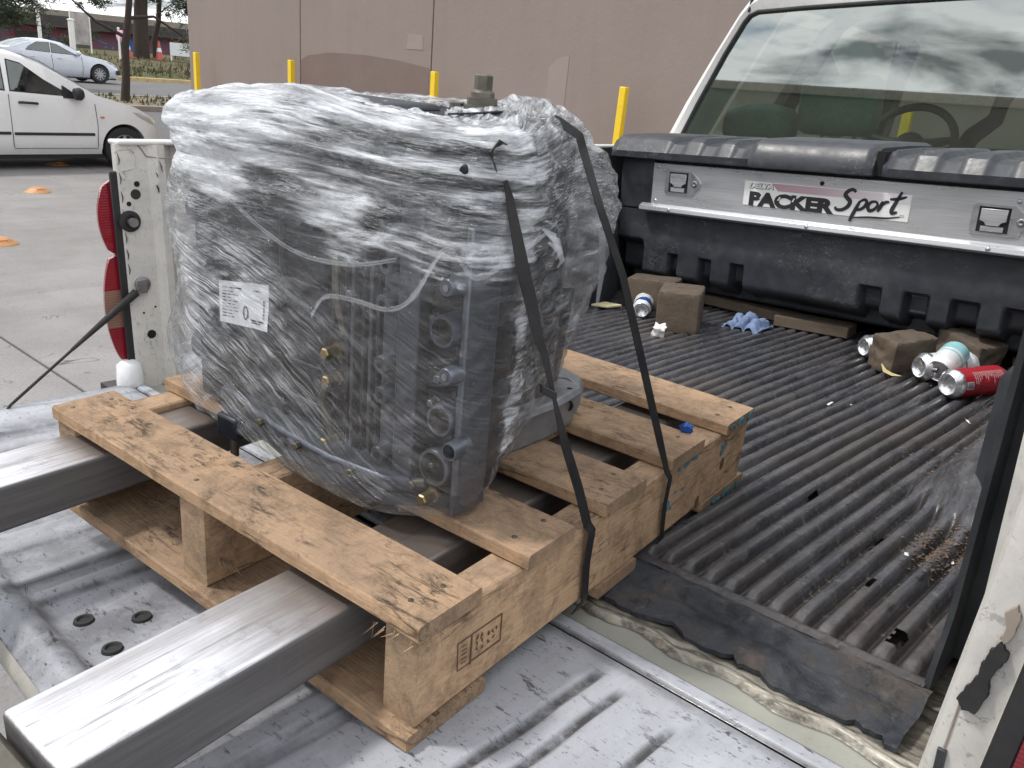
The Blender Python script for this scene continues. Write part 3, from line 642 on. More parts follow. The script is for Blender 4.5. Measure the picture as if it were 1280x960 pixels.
def car(name, label, X, Y, z0, spec, paint):
    """right-hand side at x = X, nose at y = Y; heights above z0"""
    L, Wd, rw = spec['len'], spec['width'], spec['wheel_r']
    t = thing(name, label, 'car', (X - Wd / 2, Y - L / 2, z0))
    xc = X - Wd / 2
    def sec(s):
        """half section at distance s behind the nose"""
        zt = interp(*spec['top'], s); zb = interp(*spec['belt'], s); hw = interp(*spec['plan'], s) * Wd / 2; zs = interp(*spec['sill'], s)
        zb = min(zb, zt - 0.02); g = max(0.0, zt - zb)
        rw_ = hw - min(0.27, 0.02 + g * 0.42)
        return [(hw * 0.90, zs), (hw * 0.985, zs + 0.10), (hw, zs + 0.28), (hw, lerp(zs + 0.28, zb, 0.55)), (hw - 0.012, zb - 0.05), (hw - 0.03, zb),
                (lerp(hw - 0.035, rw_, 0.9), zb + g * 0.86), (rw_ - 0.06, zb + g * 0.975), (rw_ * 0.5, zt), (0, zt + 0.008)]
    N = 60; rr = []
    for i in range(N + 1):
        s = L * i / N; h = sec(s); y = Y - s
        ring = [(xc + a, y, z0 + c) for a, c in h] + [(xc - a, y, z0 + c) for a, c in h[-2::-1]]
        rr.append(ring)
    b = MB(); b.rings(rr, True, True)
    body = part('body', b, paint, t, smooth=38)
    # wheel arches cut out of the shell
    cut = MB()
    for s in spec['axles']: cut.cyl((xc - Wd, Y - s, z0 + rw), (xc + Wd, Y - s, z0 + rw), rw * 1.17, n=40)
    cm = cut.mesh('arch_cut', 'blacktrim'); co = bpy.data.objects.new('arch_cut', cm); link(co); co.location = Vector((0, 0, 0)) ; co.matrix_world = t.matrix_world @ Matrix.Translation(-Vector(OFF[t.name]))
    bo = body.modifiers.new('arch', 'BOOLEAN'); bo.operation = 'DIFFERENCE'; bo.object = co; bo.solver = 'EXACT'
    bpy.context.view_layer.update()
    me = bpy.data.meshes.new_from_object(body.evaluated_get(bpy.context.evaluated_depsgraph_get())); body.modifiers.clear(); body.data = me
    bpy.data.objects.remove(co)
    b = MB()
    for s in spec['axles']:
        b.box((xc - Wd / 2 + 0.28, Y - s - rw * 1.3, z0 + 0.12), (xc + Wd / 2 - 0.28, Y - s + rw * 1.3, z0 + rw * 2.35))
    b.box((xc - Wd * 0.42, Y - L + 0.2, z0 + 0.14), (xc + Wd * 0.42, Y - 0.2, z0 + 0.2))
    part('underbody', b, 'blacktrim', t)
    for s in spec['axles']:
        for sd_ in (1, -1): wheel(t, xc + sd_ * (Wd / 2 - 0.10), Y - s, z0 + rw, rw, 0.17, sd_, spec['spokes'])
    def side_pt(s, f, out_=0.004):
        """point on the right-hand glass: f = 0 at the belt, 1 at the roof"""
        h = sec(s); (a0, c0), (a1, c1) = h[5], h[6]
        return Vector((xc + lerp(a0, a1, f) + out_, Y - s, z0 + lerp(c0, c1, f)))
    def pane(poly, nm, mat, th=0.006, out_=0.004):
        pts = [side_pt(s, f, out_) for s, f in poly]
        for mir in (0, 1):
            q = [Vector((2 * xc - p.x, p.y, p.z)) if mir else p for p in pts]; n = len(q)
            sg = -1 if mir else 1
            bb = MB(); bb.add(q + [p + Vector((-sg * th, 0, 0)) for p in q], [tuple(range(n)), tuple(range(n, 2 * n))[::-1]] + [(i, (i + 1) % n, n + (i + 1) % n, n + i) for i in range(n)])
            w = part(nm, bb, mat, t)
        return w
    for poly in spec['windows']:
        cx = sum(p[0] for p in poly) / len(poly); cf = sum(p[1] for p in poly) / len(poly)
        pane([(cx + (s - cx) * 1.045 , cf + (f - cf) * 1.10) for s, f in poly], 'window_seal', 'blacktrim', 0.006, 0.003)
        pane(poly, 'side_window', 'darkglass', 0.004, 0.009)
    # windscreen and rear screen
    for (sa, sb, nm) in ((spec['ws'][0], spec['ws'][1], 'windscreen'), (spec['rs'][0], spec['rs'][1], 'rear_screen')):
        rws = []
        for i in range(9):
            s = lerp(sa, sb, i / 8); h = sec(s); off = 0.012
            w_ = h[6][0] * 0.93
            rws.append([(xc + lerp(-w_, w_, k / 10), Y - s + (off if nm == 'windscreen' else -off), z0 + lerp(h[7][1], h[9][1], 1 - abs(k / 5 - 1) ** 2) + off) for k in range(11)])
        bb = MB(); bb.rings(rws, False, False); part(nm, bb, 'darkglass', t, smooth=180)
    return t, sec, xc, side_pt

def groove(t, pts, r=0.004, mat='blacktrim', nm='panel_gap'):
    part(nm, MB().tube(pts, r, 6), mat, t)

hs = dict(len=3.58, width=1.60, wheel_r=0.285, spokes=9, axles=(0.62, 3.02),
    top=([0, .05, .15, .45, .75, .95, 1.25, 1.60, 1.95, 2.5, 3.1, 3.4, 3.55, 3.58], [.56, .66, .74, .86, .94, .985, 1.17, 1.38, 1.50, 1.545, 1.50, 1.42, 1.10, .9]),
    belt=([0, .45, .9, 1.3, 2.4, 3.58], [.55, .84, .93, .955, 1.01, 1.08]),
    plan=([0, .08, .25, .55, 1.0, 3.0, 3.4, 3.58], [.62, .78, .90, .97, 1.0, 1.0, .95, .85]),
    sill=([0, .2, .5, 3.2, 3.58], [.24, .20, .20, .20, .26]),
    windows=[[(1.30, .06), (1.62, .52), (1.86, .84), (2.02, .86), (2.06, .05)], [(2.14, .05), (2.11, .86), (2.55, .84), (2.78, .62), (2.86, .10)], [(2.95, .14), (2.86, .62), (3.02, .58), (3.12, .22)]],
    ws=(1.02, 1.80), rs=(3.14, 3.42))
HX, HY = -11.9, 5.93
t, sec, xc, sp = car('hatchback', 'small white hatchback parked on the concrete behind the tailgate', HX, HY, 0.0, hs, 'carwhite')
X = HX
def hside(s, z, o=0.003):
    return (X + o, HY - s, z)
part('rub_strip', MB().box((X - 0.012, HY - 2.08, 0.455), (X + 0.014, HY - 1.05, 0.492)), 'blacktrim', t, bev=0.008)
part('rub_strip', MB().box((X - 0.012, HY - 3.0, 0.46), (X + 0.014, HY - 2.12, 0.497)), 'blacktrim', t, bev=0.008)
groove(t, [hside(1.02, .88, .001), hside(1.0, .6), hside(1.02, .30)]); groove(t, [hside(2.10, .96, -.004), hside(2.10, .6), hside(2.10, .30)]); groove(t, [hside(2.10, .285, 0.0), hside(1.02, .285, 0.0)])
b = MB(); b.tube([(X + 0.004, HY - 1.99, .865), (X + 0.03, HY - 1.95, .868), (X + 0.03, HY - 1.80, .862), (X + 0.004, HY - 1.76, .858)], 0.016, 8)
part('door_handle', b, 'blacktrim', t, smooth=60)
m_ = MB(); m_.lathe([(0, 0.02), (0.02, 0.075), (0.09, 0.085), (0.13, 0.06), (0.14, 0.01)], (X + 0.10, HY - 1.34, 1.0), (0.05, 1, 0.05), 14)
m_.box((X - 0.03, HY - 1.36, 0.95), (X + 0.05, HY - 1.28, 0.99)); m_.prism([(HY - 1.42, .94), (HY - 1.16, .93), (HY - 1.42, 1.10)], X - 0.05, X - 0.012, 'x')
part('wing_mirror', m_, 'blacktrim', t, smooth=50)
part('indicator', MB().box((X - 0.01, HY - 0.96, .69), (X + 0.006, HY - 0.90, .715)), 'amber', t, bev=0.006)
# headlight: a swept almond on the corner
pts = []
for s, z in ((.52, .79), (.36, .765), (.20, .69), (.10, .60), (.22, .605), (.38, .68), (.47, .74)):
    h = sec(s); hw = h[3][0]; pts.append(Vector((xc + hw * (0.93 if s < .2 else 0.965) + 0.012, HY - s + 0.012, z)))
cn_ = sum(pts, Vector()) / len(pts)
b = MB(); b.add([cn_ + Vector((0.03, 0.02, 0.01))] + pts + [p + Vector((-0.08, -0.03, 0)) for p in pts], [(0, 1 + i, 1 + (i + 1) % 7) for i in range(7)] + [(1 + i, 1 + (i + 1) % 7, 8 + (i + 1) % 7, 8 + i) for i in range(7)])
part('headlight', b, 'headlens', t, smooth=60)
for s in (1.55, 2.45):
    for dx_ in (0.38, -0.38):
        b = MB(); b.box((xc + dx_ - 0.24, HY - s - 0.62, 0.35), (xc + dx_ + 0.24, HY - s - 0.12, 0.58)); b.box((xc + dx_ - 0.23, HY - s - 0.70, 0.5), (xc + dx_ + 0.23, HY - s - 0.56, 1.12)); part('seat', b, 'dash', t, bev=0.05)

ss = dict(len=4.5, width=1.78, wheel_r=0.33, spokes=10, axles=(0.85, 3.45),
    top=([0, .05, .2, .6, 1.1, 1.35, 1.75, 2.1, 2.6, 3.0, 3.5, 3.95, 4.3, 4.5], [.52, .66, .74, .86, .94, .98, 1.20, 1.36, 1.44, 1.43, 1.28, 1.08, 1.05, .8]),
    belt=([0, .6, 1.3, 2.0, 3.3, 4.5], [.5, .82, .92, .96, 1.0, 1.03]),
    plan=([0, .08, .3, .7, 1.2, 3.6, 4.2, 4.5], [.60, .78, .90, .97, 1.0, 1.0, .94, .80]),
    sill=([0, .2, .6, 4.0, 4.5], [.20, .17, .19, .19, .30]),
    windows=[[(1.62, .08), (1.95, .50), (2.30, .84), (2.50, .88), (2.54, .05)], [(2.60, .05), (2.57, .88), (3.0, .84), (3.3, .50), (3.42, .10)]],
    ws=(1.42, 2.15), rs=(3.15, 3.85))
SX, SY, SZ = -34.0, 15.62, 0.31
t, sec, xc, sp = car('sedan', 'silver white four door sedan on the far road behind the hatchback', SX, SY, SZ, ss, 'silver')
pts = []
for s, z in ((.62, .80), (.40, .78), (.12, .66), (.12, .60), (.42, .70)):
    h = sec(s); pts.append(Vector((xc + h[3][0] * (0.95) + 0.012, SY - s + 0.012, SZ + z)))
b = MB(); b.add(pts + [p + Vector((-0.1, -0.03, 0)) for p in pts], [tuple(range(5)), tuple(range(5, 10))[::-1]] + [(i, (i + 1) % 5, 5 + (i + 1) % 5, 5 + i) for i in range(5)])
part('headlight', b, 'headlens', t)
b = MB(); b.lathe([(0, 0.03), (0.02, 0.09), (0.11, 0.10), (0.16, 0.05)], (SX + 0.10, SY - 1.72, SZ + 1.02), (0.05, 1, 0.0), 12); b.box((SX - 0.03, SY - 1.74, SZ + 0.97), (SX + 0.06, SY - 1.66, SZ + 1.0))
part('wing_mirror', b, 'silver', t, smooth=50)
for s in (2.57, 1.5): groove(t, [(SX + 0.002, SY - s, SZ + .92), (SX + 0.003, SY - s + 0.03, SZ + .55), (SX + 0.002, SY - s, SZ + .25)], 0.006)
for s in (2.36, 3.3): part('door_handle', MB().box((SX - 0.01, SY - s, SZ + .80), (SX + 0.03, SY - s + 0.18, SZ + .825)), 'silver', t, bev=0.008)
part('air_intake', MB().box((SX - 0.20, SY - 0.16, SZ + .34), (SX - 0.075, SY - 0.05, SZ + .50)), 'blacktrim', t, bev=0.02)

# ------------------------------------------------------------------ trees and what stands on the bank
def leaves(b, c, r, n, s, squash=0.7, seed=0):
    q = random.Random(seed)
    clumps = [Vector((q.gauss(0, .5) * r, q.gauss(0, .5) * r, q.gauss(0, .45) * r * squash)) for _ in range(max(6, n // 90))]
    for k in range(n):
        cl = clumps[q.randrange(len(clumps))]
        p = Vector(c) + cl + Vector((q.gauss(0, .16) * r, q.gauss(0, .16) * r, q.gauss(0, .12) * r))
        a = Vector((q.uniform(-1, 1), q.uniform(-1, 1), q.uniform(-.6, .6))).normalized() * s * q.uniform(.5, 1.3)
        d = Vector((q.uniform(-1, 1), q.uniform(-1, 1), q.uniform(-1, 1))).normalized() * s * 0.22
        b.add([p - a - d, p + a - d * 0.3, p + a + d, p - a + d], [(0, 1, 2, 3)])
def tree(name, label, base, path, r0, r1, limbs, crowns, leafmat, seed, cat='tree', group=None):
    t = thing(name, label, cat, base, group=group)
    b = MB(); pts = [Vector(base) + Vector(p) for p in path]; n = len(pts)
    b.tube(pts, [lerp(r0, r1, i / (n - 1)) * (1 + 0.12 * nz(i * 1.7, seed)) for i in range(n)], 10)
    q = random.Random(seed)
    part('trunk', b, 'bark', t, smooth=70)
    for lm in limbs:
        part('limb', MB().tube([Vector(base) + Vector(p) for p in lm], [0.05, 0.035, 0.02][:len(lm)] if len(lm) <= 3 else 0.03, 7), 'bark', t, smooth=70)
    b = MB()
    for i, (c, r, n_, s) in enumerate(crowns): leaves(b, Vector(base) + Vector(c), r, n_, s, 0.7, seed * 10 + i)
    if b.v: part('crown', b, leafmat, t)
    return t
tree('street_tree', 'slim dark tree trunk standing in the dirt strip beside the sedan', (-22.0, 10.05, 0.36), [(0, 0, 0), (0.02, 0.06, 0.6), (0.0, 0.10, 1.3), (0.05, 0.2, 2.0), (0.1, 0.3, 2.8), (0.1, 0.3, 4.4)], 0.115, 0.06,
     [[(0.0, 0.12, 1.55), (-0.3, -0.45, 1.85), (-0.5, -0.9, 2.3)], [(0.05, 0.2, 2.0), (0.2, 0.8, 2.1), (0.3, 1.5, 1.7)]],
     [((0.1, 0.4, 4.6), 1.5, 1500, 0.09), ((0.1, 1.4, 2.75), 0.5, 160, 0.06), ((0, -1.1, 2.6), 0.5, 160, 0.06)], 'leafdark', 3)
tree('pine_tree', 'thick brown tree trunk standing on the dry grass bank', (-56.0, 27.2, 1.15), [(0, 0, 0), (0.0, 0.05, 1.5), (0, 0.15, 3.0), (0, 0.4, 5.0), (0.1, 0.5, 7.5)], 0.52, 0.3,
     [[(0, 0.2, 3.4), (0.2, -1.4, 4.0), (0.3, -2.6, 4.2)], [(0, 0.2, 3.8), (0, 1.5, 4.5), (0, 3.0, 4.1)]],
     [((0, -1.8, 3.9), 1.3, 1100, 0.13), ((0, 2.2, 3.9), 1.5, 1500, 0.12), ((0, 0.4, 4.4), 1.2, 900, 0.12), ((0, -2.6, 3.3), 1.0, 900, 0.11), ((0, 3.4, 3.5), 1.0, 1000, 0.11), ((0, 0, 8), 3.0, 1600, 0.22), ((0, 4.5, 4.4), 1.3, 500, 0.14), ((0, -3.6, 4.7), 1.0, 400, 0.14)], 'leafdark', 5)
tree('pine_tree', 'thin leaning tree trunk right of the thick one on the grass bank', (-58.0, 29.2, 1.22), [(0, 0, 0), (0.0, -0.1, 1.0), (0, 0.3, 2.3), (0, 0.45, 3.8), (0, 0.5, 6.5)], 0.22, 0.14,
     [[(0, 0.35, 2.8), (0, 1.4, 3.6), (0, 2.2, 3.4)]], [((0, 2.3, 4.0), 1.2, 500, 0.14), ((0, 0.4, 7), 2.2, 900, 0.2)], 'leafdark', 8)
tree('broad_tree', 'dense dark green tree filling the top left corner', (-30.0, 9.4, 0.31), [(0, 0, 0), (0.0, -0.1, 1.0), (0, 0, 2.5), (0, 0.2, 4.5)], 0.2, 0.1,
     [], [((0, 0.9, 2.25), 0.85, 2600, 0.07), ((0, 0.2, 2.6), 1.2, 2200, 0.09), ((0, 2.0, 3.0), 0.7, 900, 0.08), ((0, -1.2, 3.2), 1.2, 1400, 0.10), ((0, 0.6, 2.05), 0.55, 1400, 0.06), ((0, 1.5, 2.7), 0.6, 900, 0.07), ((0, 0.4, 4.4), 1.6, 1600, 0.12)], 'leafmid', 12)
for x_, y_, h_, l_ in ((-62, 20.2, 1.1, 'low dark bush on the bank above the sedan roof'), (-61, 24.9, 1.3, 'low dark bush on the bank left of the thick trunk'), (-60, 31.6, 1.6, 'wide dark bush at the right end of the grass bank')):
    z_ = terrain(x_); bs_ = thing('bush', l_, 'bush', (x_, y_, z_)); part('stem', MB().tube([(x_, y_, z_), (x_, y_ + .1, z_ + h_ * .6)], .05, 6), 'bark', bs_)
    b = MB(); leaves(b, (x_, y_, z_ + h_ * .55), h_ * .95, 900, .10, .7, int(y_)); part('crown', b, 'leafdark', bs_)
sh = thing('shrub', 'dark olive shrub against the left end of the brown building', 'shrub', (-44, 24.6, 0.62))
b = MB(); b.tube([(-44, 24.6, .6), (-44, 24.7, 1.4)], 0.06, 6); part('stem', b, 'bark', sh)
b = MB(); leaves(b, (-44, 24.9, 1.65), 1.25, 2400, 0.09, 1.0, 31); leaves(b, (-44, 24.4, 0.95), 0.7, 700, 0.08, 0.8, 32); part('crown', b, 'leafmid', sh)

# the low shop with the painted front, posts and bits in front of it
BX = -70.0
def bgp(px_y, z): return px_y
shop = thing('market_hall', 'low dark roofed market hall with a painted colourful front behind the bank', 'building', (BX, 30, 1.3))
part('front_wall', MB().box((BX - 6, 16, 1.0), (BX, 52, 2.75)), 'mural', shop)
part('roof', MB().prism([(BX - 7, 3.35), (BX + 0.9, 2.78), (BX + 0.9, 3.35), (BX - 3, 4.15), (BX - 7, 4.15)], 15, 53, 'y') if False else MB().prism([(15.5, 2.76), (52.5, 2.76), (52.5, 3.55), (15.5, 3.55)], BX - 7, BX + 0.9, 'x'), 'roofdark', shop)
part('roof_sheet', MB().prism([(26, 3.552), (52, 3.552), (52, 4.1), (26, 3.95)], BX - 7, BX + 0.4, 'x'), 'kerb', shop, label='pale tin roof sheet over the right half')
for k in range(9):
    part('panel', MB().box((BX + 0.001, 17 + k * 3.9, 1.25), (BX + 0.06, 17 + k * 3.9 + 1.3 + (k % 3) * 0.5, 2.3 + (k % 2) * 0.3)), ['canblue', 'conered', 'roofdark', 'beige'][k % 4], shop)
def poleat(x, y, h, r, label, nm='pole', mat='white'):
    t = thing(nm, label, 'pole', (x, y, terrain(x)), group='white poles on the bank')
    part('shaft', MB().cyl((x, y, terrain(x)), (x, y, terrain(x) + h), r, n=10), mat, t, smooth=60)
    part('cap', MB().lathe([(0, r * 1.25), (0.06, r * 1.25), (0.09, r * 0.4)], (x, y, terrain(x) + h), (0, 0, 1), 10), mat, t)
poleat(-52, 19.6, 2.3, 0.10, 'slim white pole above the roof of the sedan, left of the other')
poleat(-52, 21.3, 1.9, 0.16, 'stout white pole above the roof of the sedan, right of the slim one')
poleat(-52, 23.95, 1.7, 0.06, 'thin white pole by the pale banner')
bn_ = thing('banner', 'pale grey hanging banner on a frame behind the bonnet of the sedan', 'banner', (-56, 23.5, terrain(-56)))
part('cloth', MB().grid(9, 7, lambda i, j: (-56 + 0.08 * math.sin(i * 1.4), 23.0 + i * 0.13, terrain(-56) + 0.5 + j * 0.30)), 'bannergrey', bn_, smooth=180)
part('frame', MB().box((-56.1, 22.92, terrain(-56)), (-56.02, 22.98, 3.6)).box((-56.1, 24.06, terrain(-56)), (-56.02, 24.12, 3.6)), 'white', bn_)
# person with a round pink fan-like board
def cone(x, y, label, lean=0):
    t = thing('traffic_cone', label, 'traffic cone', (x, y, terrain(x)), group='red cones on the bank')
    z = terrain(x)
    part('cone', MB().lathe([(0.05, 0.24), (0.4, 0.18), (0.8, 0.10), (1.15, 0.04)], (x, y, z), (0, 0, 1), 14), 'conered', t, smooth=60)
    part('base', MB().box((x - 0.36, y - 0.36, z), (x + 0.36, y + 0.36, z + 0.06)), 'conered', t)
    part('sleeve', MB().lathe([(0.48, 0.17), (0.72, 0.12)], (x, y, z), (0, 0, 1), 14, False), 'canwhite', t, smooth=60)
cone(-55.5, 26.1, 'red cone left of the thick tree trunk'); cone(-55.5, 28.15, 'red cone right of the thick tree trunk')
bo_ = thing('white_board', 'low white board on short legs right of the tree trunks', 'board', (-55, 29.6, terrain(-55)))
part('sheet', MB().box((-55.05, 28.65, terrain(-55) + 0.35), (-55, 30.75, terrain(-55) + 1.15)), 'canwhite', bo_)
part('leg', MB().box((-55.1, 28.7, terrain(-55)), (-55.04, 28.78, terrain(-55) + 0.4)), 'white', bo_); part('leg', MB().box((-55.1, 30.6, terrain(-55)), (-55.04, 30.68, terrain(-55) + 0.4)), 'white', bo_)
bl_ = thing('balloon', 'round pink balloon on a dark stand beside the slim tree trunk', 'balloon', (-54, 24.6, terrain(-54)))
part('skin', MB().lathe([(0, 0.02), (0.03, 0.1), (0.15, 0.24), (0.36, 0.30), (0.60, 0.25), (0.72, 0.12), (0.76, 0.02)], (-54, 25.0, terrain(-54) + 0.85), (0, 0.1, 1), 16), 'pink', bl_, smooth=180)
part('stand', MB().cyl((-54, 25.15, terrain(-54)), (-54, 25.05, terrain(-54) + 0.9), 0.20, 0.16), 'blacktrim', bl_)
# the building across the yard behind the photographer (seen mirrored in the cab window)
bb_ = thing('yard_building', 'plain beige building across the yard, mirrored in the cab rear window', 'building', (-20, -24, 0))
part('wall', MB().box((-55, -30, -0.1), (8, -24, 5.3)), 'beige', bb_)
part('parapet', MB().box((-55.1, -30.1, 5.302), (8.1, -23.9, 5.6)), 'kerb', bb_)
for k in range(8): part('window', MB().box((-50 + k * 7, -24.02, 1.4), (-48 + k * 7, -23.985, 2.9)), 'blacktrim', bb_)

# ------------------------------------------------------------------ the pickup (frame TRUCK: x right, y forward, z = 0 on the lowered tailgate)
XC, XL, XR = -0.435, -1.215, 0.345
trk = thing('pickup_truck', 'white pickup truck seen from behind with its scratched tailgate lowered', 'pickup truck', (XC, 1.5, -1.02), TRUCK)

# tailgate: inner skin with pressed ribs, scratched white paint, grime in the grooves
GROOVES = [(-1.06, .016, -.12, .20), (-.965, .016, -.12, .20), (-.898, .020, -.125, .205), (-.80, .014, -.125, .205), (-.705, .020, -.135, .21), (-.605, .020, -.16, .21), (-.522, .012, -.178, .215),
           (-.135, .010, -.165, .19), (-.082, .010, -.165, .21), (.053, .0055, -.165, .222), (.088, .0048, -.165, .212), (.157, .0042, -.05, .205), (.215, .004, -.16, .18)]
def tg(x, y):
    z, g = 0.0, 0.0
    xx = x + 0.002 * nz(y * 14, x * 3)
    for gx_, w, y0, y1 in GROOVES:
        d = abs(xx - gx_)
        if d < w * 2.2 and y0 - .02 < y < y1 + .02:
            k = (1 - sm(w * 0.5, w * 1.7, d)) * sm(y0 - .012, y0 + .012, y) * (1 - sm(y1 - .012, y1 + .012, y))
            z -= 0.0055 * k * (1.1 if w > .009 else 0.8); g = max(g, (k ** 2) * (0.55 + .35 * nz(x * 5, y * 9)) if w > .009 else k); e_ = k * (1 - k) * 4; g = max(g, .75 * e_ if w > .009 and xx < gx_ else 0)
    # centre panel pressed down a little, with a soft edge
    k = sm(-.49, -.465, x) * (1 - sm(-.19, -.165, x)) * sm(-.172, -.15, y)
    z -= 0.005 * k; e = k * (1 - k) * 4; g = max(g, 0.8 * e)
    # rolled outer edge
    z += 0.006 * sm(-.164, -.172, y) * (1 - sm(-.188, -.197, y)); z -= 0.016 * sm(-.190, -.206, y)
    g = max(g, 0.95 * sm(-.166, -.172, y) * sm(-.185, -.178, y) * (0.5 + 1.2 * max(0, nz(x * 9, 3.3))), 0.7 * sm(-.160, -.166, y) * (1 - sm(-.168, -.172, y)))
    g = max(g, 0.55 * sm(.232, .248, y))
    left_tone = (.24 + .60 * sm(-.10, -.62, x)) * (.55 + .9 * nz(x * 9, y * 2.2, 8) + .5 * nz(x * 26, y * 5, 3)); g = max(g, min(.62, left_tone))  # blotchy tone, darker towards the left
    z += 0.0012 * nz(x * 6, y * 6, 5)
    return z, min(1, g)
NXT, NYT = 480, 64
b = MB(); gv = []
for j in range(NYT):
    for i in range(NXT):
        x = lerp(XL, XR, i / (NXT - 1)); y = lerp(-.207, .25, j / (NYT - 1)); z, g = tg(x, y); b.v.append(Vector((x, y, z))); gv.append(g)
b.f = [(j * NXT + i, j * NXT + i + 1, (j + 1) * NXT + i + 1, (j + 1) * NXT + i) for j in range(NYT - 1) for i in range(NXT - 1)]
tgo = part('tailgate', b, 'tailpaint', trk, smooth=180)
at = tgo.data.attributes.new('grime', 'FLOAT', 'POINT')
for i, g in enumerate(gv): at.data[i].value = g
part('outer_skin', MB().box((XL, -.206, -.062), (XR, .249, -.022)), 'truckpaint', tgo, bev=0.012)
part('edge_skirt', MB().grid(160, 5, lambda i, j: (lerp(XL, XR, i / 159), -.2071 - 0.006 * math.sin(j / 4 * 3.14), lerp(-.0135, -.05, j / 4))), 'edgepaint', tgo, smooth=180)
for s, x in ((-1, XL), (1, XR)):
    part('end_cap', MB().box((x - 0.004, -.205, -.05), (x + 0.004, .249, -.0005)), 'truckpaint', tgo, bev=0.002)
for (x, y) in ((-.412, -.132), (-.375, -.082), (-.338, -.13)):
    b = MB(); b.lathe([(-0.006, 0.0105), (-0.003, 0.0115), (0.0005, 0.0105), (0.0008, 0.0075), (-0.002, 0.006), (-0.002, 0.0005)], (x, y, -.0022), (0, 0, 1), 20)
    part('rubber_plug', b, 'rubber', tgo, smooth=50)
# rear sill of the bed: white lip, greasy channel, wavy seam and bed floor
def fold(x): return 0.330 + 0.0050 * math.sin(x * 52) + 0.0035 * nz(x * 25, 1.0) + .002 * nz(x * 70, 3.0)
def sill(x, y):
    w = fold(x)
    if y < .283: return -0.001 - 0.005 * sm(.264, .260, y) - 0.003 * sm(.278, .283, y)
    z = -0.004 - 0.011 * sm(.283, .292, y)
    z += 0.009 * sm(w - .004, w - .001, y) - .002 * sm(w + .003, w + .009, y) + 0.0020 * nz(x * 45, y * 90, 2.0) * sm(w - .001, w + .008, y)
    z -= 0.006 * sm(.345, .38, y)
    return z
def sill_grime_shade(x, y):
    w = fold(x); g = 0
    if y < .283: return .75 * sm(.2640, .2605, y) + .5 * sm(.2785, .2825, y) + .25 * max(0, nz(x * 20, y * 60))
    g = .75 * (1 - sm(.283, .289, y))
    g = max(g, .9 * math.exp(-((y - (w - .0052)) / .0014) ** 2), .8 * math.exp(-((y - (w + .0075 + .002 * nz(x * 60, 5))) / .002) ** 2) * (.5 + .7 * nz(x * 33, 2)), .85 * sm(w + .010, w + .020, y) * (.6 + .5 * nz(x * 25, y * 40)))  # last term colours in the shade under the liner lip
    return max(0, min(1, g))
ys = [.2595 + .0016 * k for k in range(72)] + [.40, .6, 1.0, 1.5, 2.34]
b = MB(); b.grid(560, len(ys), lambda i, j: (lerp(XL, XR, i / 559), ys[j], sill(lerp(XL, XR, i / 559), ys[j])))
sg = [sill_grime_shade(p.x, p.y) for p in b.v]
bf = part('bed_floor', b, ['cream', 'tailpaint', 'channel'], trk, smooth=180)
at = bf.data.attributes.new('grime', 'FLOAT', 'POINT')  # carries the painted lip shade as well as grime
for i, g in enumerate(sg): at.data[i].value = g
for p in bf.data.polygons:
    if p.center.y + OFF[trk.name][1] < .2832: p.material_index = 1
    elif p.center.y + OFF[trk.name][1] < fold(p.center.x + OFF[trk.name][0]) - .005: p.material_index = 2
part('sill_gap', MB().box((XL, .2502, -.05), (XR, .2592, -.012)), 'black', trk)
part('under_floor', MB().box((XL - .2, .27, -.10), (XR + .2, 2.35, -.05)), 'blacktrim', trk)

# bedsides
def bedside(sgn):
    """sgn -1 = left, +1 = right; x measured from the truck centre line outwards"""
    xi = 0.78
    def P(u, y): return (XC + sgn * u, y)
    prof = [P(xi + .04, .285), P(xi + .008, .273), P(xi + .002, .275), P(xi, .280), P(xi, .335), P(xi - .010, .352), P(xi - .006, .368), P(xi + .035, .400), P(xi + .035, .46), P(xi + .035, 2.34), P(xi + .045, 2.34), P(xi + .045, .285)]
    if sgn > 0: prof = [P(xi + .052, .318), P(xi + .048, .318), P(xi + .044, .329), P(xi + .012, .3255), P(xi + .004, .327), P(xi, .334), P(xi, .39), P(xi + .004, .42), P(xi + .03, .45), P(xi + .03, 2.34), P(xi + .09, 2.34), P(xi + .09, .318)]
    b = MB(); b.rings([[(x + (.10 * z if sgn > 0 and y < .42 else 0), y, z) for x, y in prof] for z in [-.16 + .02 * k for k in range(33)]], True, True)
    bs = part('bedside', b, 'jambpaint', trk, smooth=28)
    y0 = .262 if sgn < 0 else .318
    ow = .052 if sgn < 0 else .165; oi = .0455 if sgn < 0 else .0905
    o0, o1 = sorted((XC + sgn * (xi + oi), XC + sgn * (xi + ow)))
    part('outer_panel', MB().box((o0, y0 + .03, -.42), (o1, 2.36, .478)), 'truckpaint', bs, bev=.02)
    r0, r1 = sorted((XC + sgn * (xi - .008), XC + sgn * (xi + ow - .004)))
    part('rail_cap', MB().box((r0, y0 + (.018 if sgn < 0 else .006), .4795), (r1, 2.36, .489)), 'truckpaint', bs, bev=.004)
    return bs
bl = bedside(-1); br = bedside(1)
